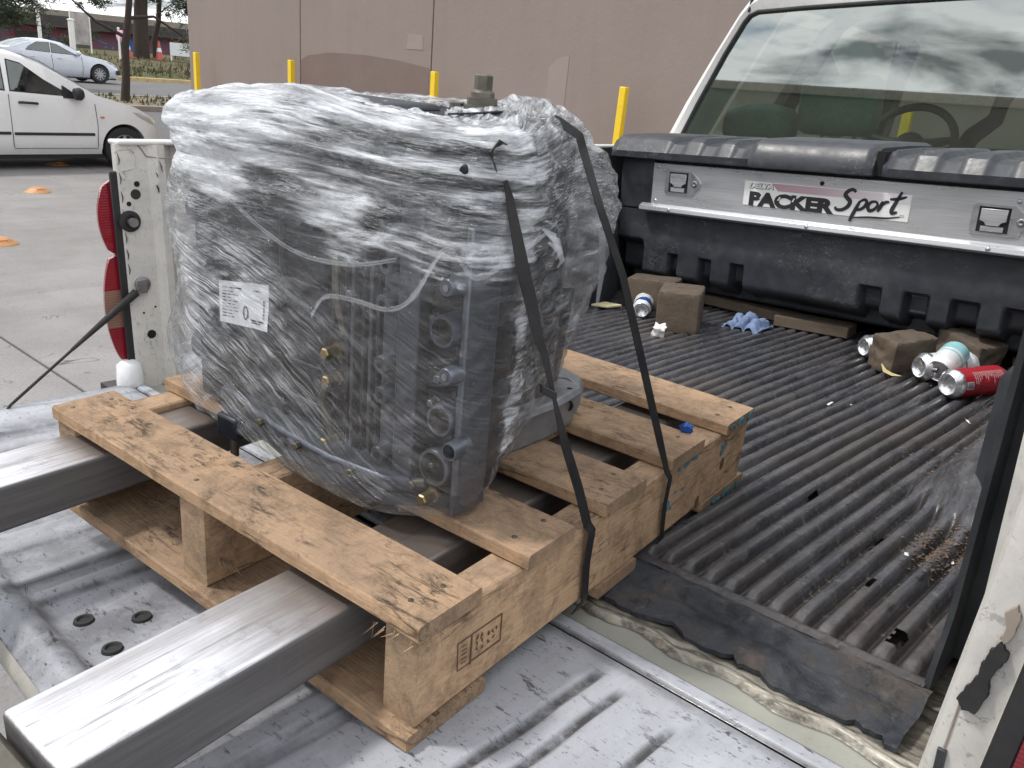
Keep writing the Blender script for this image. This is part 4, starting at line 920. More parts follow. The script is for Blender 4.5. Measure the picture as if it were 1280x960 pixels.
# details of the left jamb
XJ = XL
def jplug(y, z, r, nm='jamb_hole', depth=0.0015, mat='black'):
    part(nm, MB().cyl((XJ - .002, y, z), (XJ + depth, y, z), r, n=18), mat, bl, smooth=50)
jplug(.310, .405, .0055); jplug(.306, .385, .010, 'jamb_hole', .001, 'rubber'); jplug(.291, .367, .0045); jplug(.312, .098, .009); jplug(.300, .145, .002); jplug(.325, .155, .002)
b = MB(); b.lathe([(0, .021), (.004, .021), (.006, .017), (.006, .012), (.003, .010), (.003, .001)], (XJ, .289, .333), (1, 0, 0), 24); part('striker_washer', b, 'rubber', bl, smooth=50)
b = MB(); b.cyl((XJ, .289, .333), (XJ + .022, .287, .333), .0065, n=14); b.cyl((XJ + .022, .287, .333), (XJ + .027, .287, .333), .009, n=14); part('striker_bolt', b, 'steel', bl, smooth=50)
part('recess_line', MB().tube([(XJ + .001, .280, .470), (XJ + .001, .305, .472), (XJ + .001, .312, .455), (XJ + .001, .308, .435), (XJ + .001, .282, .430)], .0008, 6), 'jambpaint', bl)
part('recess_line', MB().tube([(XJ + .001, .318, .479), (XJ + .001, .326, .470), (XJ + .001, .333, .458), (XJ + .009, .352, .455), (XJ + .002, .39, .452)], .0011, 6), 'kerb', bl)
q = random.Random(4)
for k in range(5):
    y = .348 + q.uniform(-.006, .008); z = .420 + q.uniform(-.03, .03); s = q.uniform(.003, .014)
    part('scuff', MB().tube([(XJ + .011, y, z + s), (XJ + .0115, y + .003, z), (XJ + .011, y + .004, z - s)], [.0004, .0012, .0004], 5), 'rubber', bl)
for k in range(7):
    z = .445 - k * .035 + q.uniform(-.008, .008)
    part('scuff', MB().tube([(XJ + .001, .2775, z + .012), (XJ + .0015, .280, z), (XJ + .001, .2785, z - .01)], [.0004, .0012, .0005], 5), 'rubber', bl)

def taillight(sgn, y0):
    """stack of red and clear lens sections bulging backwards; outer edge away from the bed"""
    xi = .78 + (.003 if sgn < 0 else .046); gw = .010 if sgn < 0 else .022; lw_ = .042 if sgn < 0 else .115
    def bulge(z):
        return (.88 if sgn < 0 else 1) * bulge0(z)
    def bulge0(z):
        return .030 + .022 * math.sin(max(0, min(1, (z - .265) / .145)) * math.pi) ** .8 if z > .265 else .032 + .026 * math.sin(max(0, min(1, (z - .05) / .215)) * math.pi) ** .7
    FL = lambda z: .10 * z if sgn > 0 else 0.0
    root = None
    for nm, mat, z0, z1 in (('red_lens', 'redlens', .265, .412), ('red_lens', 'redlens', .195, .2648), ('clear_lens', 'clearlens', .118, .1948), ('red_lens', 'redlens', .045, .1178)):
        rr = []
        for k in range(13):
            z = lerp(z0, z1, k / 12); d = bulge(z); e = .78 if (k == 12 and z1 > .26) or (k == 0 and (z0 > .26 or z0 < .05)) else 1.0
            ring = []
            for u in range(15):
                t_ = u / 14 * math.pi * .5
                ring.append((FL(z) + XC + sgn * (xi + gw + lw_ * math.sin(t_)), y0 + .03 - (d + .025) * e * math.cos(t_) ** .6, z))
            ring += [(FL(z) + XC + sgn * (xi + gw + lw_ + .002), y0 + .05, z), (FL(z) + XC + sgn * (xi + gw), y0 + .05, z)]
            rr.append(ring)
        b = MB(); b.rings(rr, True, True)
        if root is None:
            g = MB(); a0, a1 = sorted((XC + sgn * xi, XC + sgn * (xi + gw)))
            g.rings([[(a0 + FL(z), y0 - .012, z), (a1 + FL(z), y0 - .016, z), (a1 + FL(z), y0 + .03, z), (a0 + FL(z), y0 + .03, z)] for z in (.04, .2, .3, .43)])
            root = part('taillight', g, 'blacktrim', trk, bev=.003)
        part(nm, b, mat, root, smooth=45)
    return root
taillight(-1, .275); taillight(1, .318)
part('bumper_corner', MB().lathe([(0, .018), (.01, .026), (.05, .027), (.085, .024), (.095, .01)], (-1.222, .262, -.045), (0, 0, 1), 18), 'carwhite', trk, smooth=60)
# details of the right jamb: smeared sealant, bent latch, edge strip
xr, yr = XC + .78, .3245
SMEAR = [(0.38, 0.149), (0.386, 0.16), (0.394, 0.149), (0.389, 0.135), (0.385, 0.122), (0.386, 0.105), (0.38, 0.084), (0.37, 0.084), (0.364, 0.092), (0.369, 0.106), (0.375, 0.121), (0.376, 0.135)]
SCUFF = [(0.383, 0.187), (0.391, 0.197), (0.395, 0.186), (0.394, 0.17), (0.389, 0.159), (0.384, 0.161), (0.387, 0.174)]
def flat_patch(nm, outl, mat, th, seed):
    q = random.Random(seed); fine = []
    for i in range(len(outl)):
        (x0, z0), (x1, z1) = outl[i], outl[(i + 1) % len(outl)]
        for k in range(4): f = k / 4; fine.append((lerp(x0, x1, f) + q.uniform(-.0007, .0007), lerp(z0, z1, f) + q.uniform(-.0016, .0016)))
    part(nm, MB().prism(fine, yr - th, yr + .004, 'y'), mat, br, bev=.0008)
flat_patch('sealant_smear', SMEAR, 'rubber', .0035, 1); flat_patch('bare_metal_scuff', SCUFF, 'kerb', .0022, 2)
part('edge_strip', MB().tube([(.367, yr + .001, .088), (.364, yr + .001, .045), (.360, yr + .001, .0), (.356, yr + .001, -.06)], .0012, 6), 'kerb', br)
part('edge_strip', MB().box((.3585, yr - .0025, -.04), (.3665, yr + .002, .035)), 'linersmooth', br, bev=.001)

# tailgate stay cable on the left
cb_ = part('stay_cable', MB().tube([(-1.206, .302, .204), (-1.203, .030, .006), (-1.203, .020, -.006)], .0030, 8), 'rubber', trk, smooth=80)
part('cable_sleeve', MB().tube([(-1.2055, .285, .1915), (-1.205, .240, .159), (-1.2045, .150, .0935)], [.0085, .0070, .0035], 10), 'rubber', cb_, smooth=80)
b = MB(); b.lathe([(0, .016), (.006, .016), (.008, .008), (.010, .001)], (XJ, .302, .205), (1, 0, 0), 18); b.box((XJ + .006, .286, .188), (XJ + .012, .308, .216)); part('cable_eye', b, 'steel', cb_, bev=.001)
b = MB()
for k in range(12):
    p = Vector((-1.203, .085 - k * .0045, .046 - k * .0033)); b.tube([p, p + Vector((.003 * nz(k * 3.1), .002, .006))], .0006, 4)
part('frayed_strand', b, 'rubber', cb_)

# cab: rear face with a window opening, roof, pillars, doors
YB = 2.37
def rake(z): return YB + 0.06 * max(0, z - .45)
OUT = [(-.94, -.42), (-.935, .35), (-.925, .52), (-.865, .64), (-.775, .80), (-.695, .935), (-.655, .985), (-.60, 1.02), (-.45, 1.045), (-.2, 1.055), (0, 1.058)]
WIN = [(-.80, .44), (-.845, .46), (-.858, .525), (-.805, .64), (-.725, .80), (-.665, .905), (-.648, .925), (-.62, .936), (-.45, .941), (-.2, .944), (0, .945)]
def full(h): return h + [(-x, z) for x, z in h[-2::-1]]
o_, w_ = full(OUT), full(WIN); n = len(o_)
def fr(pts, dy, grow=0.0): return [(XC + x * (1 + grow), rake(z) + dy, z) for x, z in pts]
b = MB(); b.rings([fr(w_, .05), fr(w_, .0), fr([(lerp(a[0], c[0], .5), lerp(a[1], c[1], .5)) for a, c in zip(w_, o_)], -.012), fr(o_, .012), fr(o_, .03, .004), fr(o_, .30, .004)], False, False)
b.add([(XC - .80, rake(.44), .44), (XC + .80, rake(.44), .44), (XC + .94, YB, -.42), (XC - .94, YB, -.42)], [(0, 1, 2, 3)])
cabp = part('cab_shell', b, 'truckpaint', trk, smooth=35)
sd_ = MB()
seal = [Vector(p) for p in fr(w_, -.002)]
part('window_seal', MB().tube(seal, .007, 8), 'rubber', trk, smooth=80)
b = MB(); gg = fr(w_, .004); b.add(gg, [tuple(range(n))])
part('rear_window', b, 'rearglass', trk)
part('roof_seam', MB().tube([(XC - .645, rake(.985) - .002, .99), (XC - .648, rake(.94) - .004, .955), (XC - .652, rake(.93) - .004, .937)], .006, 8), 'rubber', trk, smooth=80)
# roof and sides further forward
rows = []
for k in range(9):
    y = YB + .38 + k * .15; f = k / 8
    rows.append([(XC + x * (1.004 - .03 * f * f), y, z - .05 * f * f) for x, z in full(OUT[6:])])
part('roof', MB().rings(rows, False, False), 'truckpaint', trk, smooth=180)
for s in (-1, 1):
    dlow = [(YB + .30, -.42), (YB + 2.05, -.42), (YB + 2.05, .30), (YB + 1.95, .50), (YB + .30, .525)]
    a0, a1 = sorted((XC + s * .885, XC + s * .944))
    dr = part('door', MB().prism(dlow, a0, a1, 'x'), 'truckpaint', trk, bev=.015)
    part('door_handle', MB().box((XC + s * .946 - .012, YB + .45, .36), (XC + s * .946 + .012, YB + .62, .40)), 'blacktrim', dr, bev=.006)
    # pillars
    part('pillar', MB().rings([[(XC + s * u, y0, z), (XC + s * u, y1, z), (XC + s * (u - .05), y1, z), (XC + s * (u - .05), y0, z)] for u, z, y0, y1 in ((.93, .52, YB + .66, YB + .80), (.70, .945, YB + .70, YB + .80), (.64, .99, YB + .7, YB + .80))]), 'dash', trk)
    part('pillar', MB().rings([[(XC + s * u, y - .05, z), (XC + s * u, y + .05, z), (XC + s * (u - .06), y + .05, z), (XC + s * (u - .06), y - .05, z)] for u, z, y in ((.93, .50, YB + 2.0), (.78, .80, YB + 1.72), (.66, .97, YB + 1.5))]), 'dash', trk)
    part('side_window', MB().add([(XC + s * .915, YB + .31, .53), (XC + s * .915, YB + 1.96, .52), (XC + s * .69, YB + 1.53, .94), (XC + s * .69, YB + .34, .94)], [(0, 1, 2, 3)]), 'glass', trk)
    m_ = MB(); m_.lathe([(0, .03), (.02, .09), (.10, .10), (.13, .03)], (XC + s * 1.07, YB + 1.72, .62), (0, 1, 0), 12); m_.box((XC + min(s * .93, s * 1.02), YB + 1.76, .56), (XC + max(s * .93, s * 1.02), YB + 1.84, .60))
    part('wing_mirror', m_, 'blacktrim', trk, smooth=50)
part('windscreen', MB().add([(XC - .88, YB + 2.02, .50), (XC + .88, YB + 2.02, .50), (XC + .64, YB + 1.55, .965), (XC - .64, YB + 1.55, .965)], [(0, 1, 2, 3)]), 'glass', trk)
part('dashboard', MB().prism([(YB + 1.35, .2), (YB + 1.32, .44), (YB + 1.45, .515), (YB + 2.0, .505), (YB + 2.0, .2)], XC - .87, XC + .87, 'x'), 'dash', trk, bev=.03)
part('cab_floor', MB().box((XC - .88, YB + .05, -.42), (XC + .88, YB + 2.0, -.34)), 'dash', trk)
part('inner_panel', MB().box((XC - .86, YB + .055, -.34), (XC + .86, YB + .10, .42)), 'dash', trk)
# seats with green leather head restraints
for sx_ in (-.415, .40):
    st = part('seat', MB().box((XC + sx_ - .27, YB + .42, -.34), (XC + sx_ + .27, YB + 1.0, .06)).box((XC + sx_ - .26, YB + .26, .0), (XC + sx_ + .26, YB + .44, .50)), 'leather', trk, bev=.05, seg=4)
    part('headrest', MB().box((XC + sx_ - .155, YB + .29, .545), (XC + sx_ + .135, YB + .41, .755)), 'leather', st, bev=.045, seg=5)
    part('post', MB().cyl((XC + sx_ - .06, YB + .35, .48), (XC + sx_ - .06, YB + .35, .56), .008).cyl((XC + sx_ + .06, YB + .35, .48), (XC + sx_ + .06, YB + .35, .56), .008), 'steel', st)
part('seat_bolster', MB().lathe([(0, .02), (.02, .07), (.09, .085), (.20, .085), (.27, .07), (.29, .02)], (XC - .88, YB + .36, .565), (1, 0, 0), 16), 'leather', trk, smooth=80)
# steering wheel
cw = Vector((XC - .43, YB + 1.10, .515)); ax = Vector((0, -.86, .50)).normalized(); u_ = Vector((1, 0, 0)); v_ = ax.cross(u_)
ring = [cw + (u_ * math.cos(a) + v_ * math.sin(a)) * .185 for a in [2 * math.pi * k / 40 for k in range(41)]]
swh = part('steering_wheel', MB().tube(ring, .0165, 10, False), 'rubber', trk, smooth=180)
b = MB()
for a in (0.2, math.pi - .2, -math.pi / 2): b.tube([cw - ax * .02, cw + (u_ * math.cos(a) + v_ * math.sin(a)) * .18], [.03, .014], 8)
b.lathe([(0, .07), (.03, .065), (.04, .03)], cw - ax * .03, ax, 16); part('spoke', b, 'dash', swh, smooth=60)
# seat belt hanging from its guide on the far pillar
b = MB(); b.ribbon([(XC + .085, YB + .52, .735), (XC + .065, YB + .50, .68), (XC + .055, YB + .50, .62), (XC + .00, YB + .48, .565), (XC - .03, YB + .46, .50)], [.06, .05, .055, .06, .06], [(1, 0.2, 0)] * 5, .006)
b.box((XC + .03, YB + .50, .725), (XC + .14, YB + .54, .748)); part('belt_stalk', b, 'rubber', trk, bev=.006)
# bonnet, front, underside and wheels
part('bonnet', MB().prism([(YB + 1.95, -.40), (YB + 3.15, -.42), (YB + 3.22, .05), (YB + 3.1, .38), (YB + 2.02, .50)], XC - .92, XC + .92, 'x'), 'truckpaint', trk, bev=.06, seg=4)
part('bumper', MB().box((XC - .95, YB + 3.1, -.55), (XC + .95, YB + 3.32, -.28)), 'steel', trk, bev=.04)
part('bumper', MB().box((XC - .93, .30, -.42), (XC + .93, .40, -.20)), 'steel', trk, bev=.03)
part('chassis', MB().box((XC - .5, .4, -.50), (XC - .38, YB + 3.0, -.30)).box((XC + .38, .4, -.50), (XC + .5, YB + 3.0, -.30)).box((XC - .5, .9, -.5), (XC + .5, 1.1, -.3)), 'blacktrim', trk)
for s in (-1, 1):
    for yw in (1.22, YB + 2.25):
        wheel(trk, XC + s * .84, yw, -.645, .37, .24, s, 6)

# ------------------------------------------------------------------ bed liner
NR = 0.0315
TEARS = [(.258, .505, .007, .016), (.19, .60, .004, .016), (.02, .80, .004, .022), (.15, .74, .004, .03)]
def liner_z(x, y):
    xw = x + 0.010 * math.sin(y * 2.4 + x * 1.5) + 0.003 * nz(x * 3, y * 2.5)
    ph = (xw / NR) % 1.0; d = abs(ph - .5) * 2            # 0 on the crest, 1 in the valley
    rib = 1 - sm(.34, .86, d)
    r = sm(.215, .30, x + .11 * sm(.80, .98, y)) * sm(.80, .90, y) * (1 - sm(1.75, 1.95, y))
    amp = .0140 * sm(.452, .475, y) * (1 - .35 * sm(.3, .9, nz(x * 4, y * 5, 3))) * (1 - sm(.02, .25, r))
    z = .0035 + amp * rib + .004 * nz(x * 2.2, y * 1.7, 9) + .0010 * nz(x * 40, y * 14)
    if y < .462: z = lerp(z, .0135, 1 - sm(.452, .468, y))
    # base of the wheel arch rising on the right
    z += .075 * r + .006 * sm(0, .05, r)
    return z
NXL, NYL = 470, 150
def ly(j): return .436 + (2.26 - .436) * (j / (NYL - 1)) ** 1.35
XL0, XL1 = XL + .035, .312
b = MB()
b.grid(NXL, NYL, lambda i, j: (lerp(XL0, XL1, i / (NXL - 1)), ly(j), liner_z(lerp(XL0, XL1, i / (NXL - 1)), ly(j))),
       lambda i, j: any(abs(lerp(XL0, XL1, i / (NXL - 1)) - a) < w * (1 + .5 * nz(j * 1.3, a)) and abs(ly(j) - c) < h for a, c, w, h in TEARS))
cv = [p.copy() for p in b.v]
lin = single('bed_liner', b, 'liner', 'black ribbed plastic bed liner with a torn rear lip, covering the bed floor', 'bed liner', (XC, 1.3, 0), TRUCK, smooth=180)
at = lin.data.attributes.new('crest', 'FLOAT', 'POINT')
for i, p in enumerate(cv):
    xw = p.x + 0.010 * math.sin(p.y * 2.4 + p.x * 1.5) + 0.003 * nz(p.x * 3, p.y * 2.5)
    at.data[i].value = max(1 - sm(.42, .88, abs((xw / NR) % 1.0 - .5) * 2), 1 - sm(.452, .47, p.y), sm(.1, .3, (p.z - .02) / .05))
# torn rear lip
def lip_end(x): return .350 + .013 * nz(x * 14, 4.4) + .016 * abs(nz(x * 27, 2.2)) - .024 * max(0, nz(x * 9, 8.8)) + .010 * sm(.25, .32, nz(x * 19, 6.1)) + .003 * nz(x * 120, 1.1) - .008 * sm(.26, .31, x)
b = MB()
def lipf(i, j):
    x = lerp(XL0, .322, i / 259); f = j / 23; y = lerp(.4365, lip_end(x), f)
    dent = sm(.12, .35, nz(x * 10, 1.7)); d2 = sm(.05, .3, nz(x * 14, 9.1))
    z = lerp(liner_z(x, .4365), .0035, sm(.05, .42, f))
    z += .0050 * math.exp(-((f - .16) / .075) ** 2) * (1 - .8 * dent) - .0042 * math.exp(-((f - .34) / .09) ** 2)       # bead and the groove under it
    z += .0050 * sm(.45, .60, f) * (1 - sm(.78, .95, f)) * d2 + .0035 * nz(x * 24, y * 46) + .0015 * nz(x * 70, y * 90) - .005 * sm(.80, 1.0, f)
    return (x, y, z)
b.grid(260, 24, lipf)
part('rear_lip', b, 'linerlip', lin, smooth=180)
b = MB(); b.grid(260, 2, lambda i, j: (lerp(XL0, .322, i / 259), lip_end(lerp(XL0, .322, i / 259)) + .0006, lipf(i, 23)[2] - .0060 * j)); part('torn_edge', b, 'linersmooth', lin)
# side walls (the right one is seen edge on), with a rear flange
for s in (1, -1):
    xi = XC + s * (.745)
    rr = []
    for k in range(25):
        z = .006 + .455 * k / 24; ln = .012 * (k / 24)
        xx = xi + s * ln
        rr.append([(xx, .472 - .03 * sm(.10, .0, z), z), (xx - s * .002, .60, z), (xx - s * .002, .76, z), (xx - s * .10 * sm(.30, .24, z), .92, z), (xx - s * .10 * sm(.30, .24, z), 1.72, z), (xx - s * .002, 1.90, z), (xx, 2.26, z),
                   (xx + s * .006, 2.26, z), (xx + s * .006, .54, z), (xx + s * .10, .535, z), (xx + s * .10, .529, z), (xx + s * .005, .528, z), (xx + s * .006, .474 - .03 * sm(.10, .0, z), z)])
    part('side_wall', MB().rings(rr, True, True), 'linersmooth', lin, smooth=40)
part('front_wall', MB().box((XL0, 2.262, .0), (XL1, 2.275, .46)), 'linersmooth', lin)
# dirt and chips lying against the wheel arch and in the valleys
b = MB(); q = random.Random(21)
def chip(x, y, s, zo=.0):
    z = liner_z(x, y) + s * .4 + zo; a = q.uniform(0, 6.28); e = q.uniform(.35, 1)
    u = Vector((math.cos(a), math.sin(a), q.uniform(-.4, .4))) * s; v = Vector((-math.sin(a), math.cos(a), q.uniform(-.4, .4))) * s * e; w = Vector((0, 0, s * .35))
    c = Vector((x, y, z)); b.add([c - u - v, c + u - v * .6, c + u * .7 + v, c - u + v * .8, c + w], [(3, 2, 1, 0), (0, 1, 4), (1, 2, 4), (2, 3, 4), (3, 0, 4)])
for k in range(420):
    chip(q.gauss(.225, .020), q.gauss(.775, .038), q.uniform(.0010, .0032))
for k in range(260):
    x = q.uniform(.05, .2) ; chip(x + .1 * (1 - q.random() ** 2) * 0, q.uniform(1.0, 1.6), q.uniform(.001, .003))
for k in range(420): chip(q.uniform(-.75, .28), .5 + 1.3 * q.random() ** .8, q.uniform(.0008, .0022))
part('dirt', b, 'woodchip', lin, kind='stuff')
b = MB()
for k in range(12): chip(q.uniform(-.6, .27), q.uniform(.7, 1.7), q.uniform(.0015, .0038), .001)
for (x, y) in ((-.15, 1.256), (.085, 1.366), (-.12, 1.29)): chip(x, y, .007, .002)
part('paint_flake', b, 'canwhite', lin, kind='stuff')

# ------------------------------------------------------------------ toolbox across the bed
box = thing('toolbox', 'black plastic crossover toolbox with an aluminium face, in front of the cab', 'toolbox', (-.49, 1.82, .0), TRUCK)
YF = 1.80
SLOTS = [(-.925, .016), (-.810, .019), (-.702, .019), (-.312, .026), (-.195, .028), (-.080, .029), (.040, .030)]
def boxf(x, z):
    y = YF + .012
    body = 1 - sm(.185, .215, z)                       # lower body stands forward as blocks
    k = 0.0
    for c, h in SLOTS:
        k = max(k, (1 - sm(h * .72, h * 1.28, abs(x - c))) * (1 - sm(.168, .182, z)))
    edge = sm(-1.055, -1.03, x) * (1 - sm(.16, .185, x))
    y += .006 * sm(.19, .27, z) + .032 * k + .05 * (1 - edge) * body
    bot = .075 + .004 * math.sin(x * 9) + (.012 if k > .5 else 0)
    y += .085 * sm(bot + .055, bot, z) ** 2
    y += .0012 * nz(x * 9, z * 9)
    return y
NXB, NZB = 330, 62
b = MB(); b.grid(NXB, NZB, lambda i, j: (lerp(-1.135, .175, i / (NXB - 1)), boxf(lerp(-1.135, .175, i / (NXB - 1)), lerp(.072, .302, j / (NZB - 1))), lerp(.072, .302, j / (NZB - 1))))
body = part('body', b, 'plasticbox', box, smooth=50)
part('body_core', MB().box((-1.13, YF + .10, .06), (.17, 2.24, .44)), 'plasticbox', body, bev=.01)
part('upper_wall', MB().box((-1.15, YF + .022, .300), (-1.022, 2.2, .462)).box((.045, YF + .022, .300), (.18, 2.2, .462)).box((-1.02, YF + .03, .302), (.044, 2.2, .462)), 'plasticbox', body, bev=.008)
# aluminium face with its bright lower flange, latches, rivets and sticker
face = part('face_plate', MB().box((-1.015, YF + .004, .322), (.040, YF + .028, .447)), 'alu', box, bev=.0015)
fl_ = MB(); fl_.rings([[(x, YF + .002, .326), (x, YF - .014, .3185), (x, YF - .016, .3065), (x, YF - .006, .3000), (x, YF + .012, .3000), (x, YF + .012, .322)] for x in (-1.045, .068)])
part('flange', fl_, 'alu', face, bev=.001)
for x in (-.936, -.497, -.05): part('rivet', MB().lathe([(0, .006), (.002, .0055), (.0035, .002)], (x, YF - .0145, .3135), (0, -1, .25), 12), 'brightmetal', face, smooth=60)
for x, z in ((-.995, .436), (-.998, .335), (-.01, .425), (.0, .35), (.02, .418)): part('rivet', MB().lathe([(0, .0055), (.002, .005), (.003, .002)], (x, YF + .0038, z), (0, -1, 0), 12), 'brightmetal', face, smooth=60)
part('rivet', MB().lathe([(0, .006), (.0015, .006), (.0025, .001)], (-.479, YF + .0038, .428), (0, -1, 0), 12), 'black', face, smooth=60)
def latch(x, z, w=.066, h=.056):
    y = YF + .004
    poly = [(x - w * .66, z - h * .62), (x - w * .72, z - h * .52), (x - w * .72, z + h * .58), (x - w * .62, z + h * .68), (x + w * .62, z + h * .68), (x + w * .72, z + h * .58), (x + w * 1.12, z + h * .18), (x + w * 1.16, z), (x + w * 1.10, z - h * .18), (x + w * .70, z - h * .62)]
    lt = part('latch', MB().prism(poly, y - .004, y + .001, 'y'), 'brightmetal', box, bev=.0015)
    part('recess', MB().box((x - w * .5, y - .0046, z - h * .5), (x + w * .5, y - .0035, z + h * .54)), 'black', lt)
    pad = [(x - w * .42, z - h * .02), (x - w * .42, z + h * .46), (x + w * .42, z + h * .46), (x + w * .42, z - h * .02), (x + w * .26, z - h * .10), (x + w * .2, z - h * .22), (x - w * .2, z - h * .22), (x - w * .26, z - h * .10)]
    part('paddle', MB().prism(pad, y - .0085, y - .0050, 'y'), 'alu', lt, bev=.001)
    part('lip', MB().box((x - w * .36, y - .0062, z - h * .47), (x + w * .36, y - .0048, z - h * .26)), 'alu', lt)
    part('lock', MB().lathe([(0, .0095), (.003, .0095), (.004, .008), (.004, .003), (.002, .001)], (x + w * .86, y - .004, z), (0, -1, 0), 16), 'steel', lt, smooth=50)
latch(-.920, .394); latch(-.055, .378, .068, .056)
# sticker
ys_ = YF + .0030
def at_face(x, z, yo=0): return Matrix.Translation((x - OFF[box.name][0], ys_ - yo - OFF[box.name][1], z - OFF[box.name][2])) @ Matrix.Rotation(R(90), 4, 'X')
stk = part('sticker', MB().box((-.702, ys_ - .0004, .352), (-.246, ys_ + .0012, .418)), 'white', box)
m, t_, b_, o_n = nodes('sticker_band'); vv = coords(t_, rand=False); sx_n = t_.nodes.new('ShaderNodeSeparateXYZ'); t_.links.new(vv, sx_n.inputs[0])
t_.links.new(ramp(t_, math_n(t_, 'ADD', math_n(t_, 'MULTIPLY', sx_n.outputs[0], 2.2), 0.5), [(0.1, (.42, .25, .28)), (0.5, (.50, .36, .40)), (0.95, (.78, .74, .77))]), b_.inputs['Base Color']); MAT['stickerband'] = m
part('sticker_band', MB().prism([(-.62, .4165), (-.248, .4165), (-.248, .397), (-.60, .397)], ys_ - .0011, ys_ - .0002, 'y'), 'stickerband', stk)
text_mesh('lettering', 'DELTA', .021, 'canwhite', stk, at_face(-.688, .4005, .0017), .0002, 0.25, 1.15, .0006)
text_mesh('lettering', 'DELTA', .021, 'stamp', stk, at_face(-.6865, .3993, .0012), .0002, 0.25, 1.15, .0008)
text_mesh('lettering', 'PACKER', .0485, 'ink', stk, at_face(-.684, .3545, .0012), .0003, 0.0, 1.36, .0030)
# the slashed cuts through the wide letters
for x in (-.652, -.598, -.556): part('letter_cut', MB().prism([(x, .372), (x + .004, .372), (x + .009, .382), (x + .005, .382)], ys_ - .0020, ys_ - .0017, 'y'), 'white', stk)
# brush-script word, drawn stroke by stroke
def stroke(pts, w):
    P = [(-.434 + a * .00112, .352 + c * .00112) for a, c in pts]
    fine = []; N = len(P)
    for i in range(N - 1):
        p0_, p1, p2, p3 = P[max(0, i - 1)], P[i], P[i + 1], P[min(N - 1, i + 2)]
        for k in range(6):
            t2 = k / 6
            fine.append(tuple(.5 * ((2 * p1[d]) + (-p0_[d] + p2[d]) * t2 + (2 * p0_[d] - 5 * p1[d] + 4 * p2[d] - p3[d]) * t2 ** 2 + (-p0_[d] + 3 * p1[d] - 3 * p2[d] + p3[d]) * t2 ** 3) for d in (0, 1)))
    fine.append(P[-1]); L = len(fine)
    ws = [w * 1.35 * (0.45 + 0.9 * math.sin(math.pi * (0.12 + 0.8 * i / (L - 1)))) for i in range(L)]
    stroke.b.ribbon([(a, ys_ - .0014, c) for a, c in fine], ws, [(0.6, 0, 0.8) if abs(fine[min(i + 1, L - 1)][0] - fine[max(i - 1, 0)][0]) < 1e9 and abs((fine[min(i + 1, L - 1)][0] - fine[max(i - 1, 0)][0]) * .8 - (fine[min(i + 1, L - 1)][1] - fine[max(i - 1, 0)][1]) * .6) > 1e-4 else (1, 0, -.3) for i in range(L)], .0005)
stroke.b = MB()
stroke([(44, 55), (36, 60), (26, 56), (20, 47), (26, 40), (33, 33), (30, 22), (18, 13), (4, 12), (0, 18)], .0062)      # S
stroke([(56, 36), (50, 20), (42, 0), (38, -12)], .0055); stroke([(55, 34), (66, 40), (72, 34), (66, 22), (54, 16), (50, 20)], .0048)   # p
stroke([(94, 38), (82, 36), (76, 26), (80, 17), (90, 20), (97, 30), (94, 38)], .0050)                                   # o
stroke([(108, 40), (104, 28), (99, 16)], .0055); stroke([(104, 28), (113, 38), (122, 40)], .0045)                       # r
stroke([(146, 64), (138, 44), (130, 24), (132, 16), (142, 20)], .0056); stroke([(122, 46), (140, 48), (158, 54)], .0045)  # t
stroke([(46, -2), (80, 2), (120, 4), (150, 10)], .0026)
part('lettering', stroke.b, 'ink', stk)
part('small_print', MB().box((-.268, ys_ - .0008, .366), (-.256, ys_ - .0002, .367)).box((-.272, ys_ - .0008, .362), (-.256, ys_ - .0002, .3628)), 'ink', stk)
# lid in three sections
def lid_z(x):
    z = .526
    for c in (-.925, -.815, -.712, -.275, -.165, -.055, .055):
        z = min(z, .526 - .014 * (1 - sm(.016, .034, abs(x - c))))
    return z
def lid(x0, x1, flat, nm='lid', lift=0.0, fwd=0.0):
    N = max(12, int((x1 - x0) / .006)); rr = []
    for i in range(N + 1):
        x = lerp(x0, x1, i / N); zt = (.530 if flat else lid_z(x)) + lift; e = min(i, N - i) / N * (x1 - x0); k = sm(0, .02, e); sh = (1 - k) * .010
        y0 = YF - .026 - fwd + sh; dz = (1 - k) * .008; dip = (.526 - lid_z(x)) if not flat else 0
        rr.append([(x, y0 + .006, .4565), (x, y0, .460), (x, y0 - .001, .478), (x, y0 + .020 + dip * .5, .484 + (zt - .484) * .70 - dz), (x, y0 + .040 + dip * 1.2, zt - dz - .003), (x, y0 + .056 + dip * 2.2, zt - dz),
                   (x, y0 + .24, zt + .006 - dz), (x, 2.18, zt + .006 - dz), (x, 2.26, zt - .01 - dz), (x, 2.27, .460), (x, 2.0, .4565)])
    return part(nm, MB().rings(rr), 'plasticbox', box, smooth=32)
lid(-1.165, -.690, False); lid(-.688, -.342, True, 'lid', .004, .010); lid(-.322, .185, False)
part('lid_seam', MB().box((-.342, YF - .012, .458), (-.3215, 2.25, .518)), 'black', box)

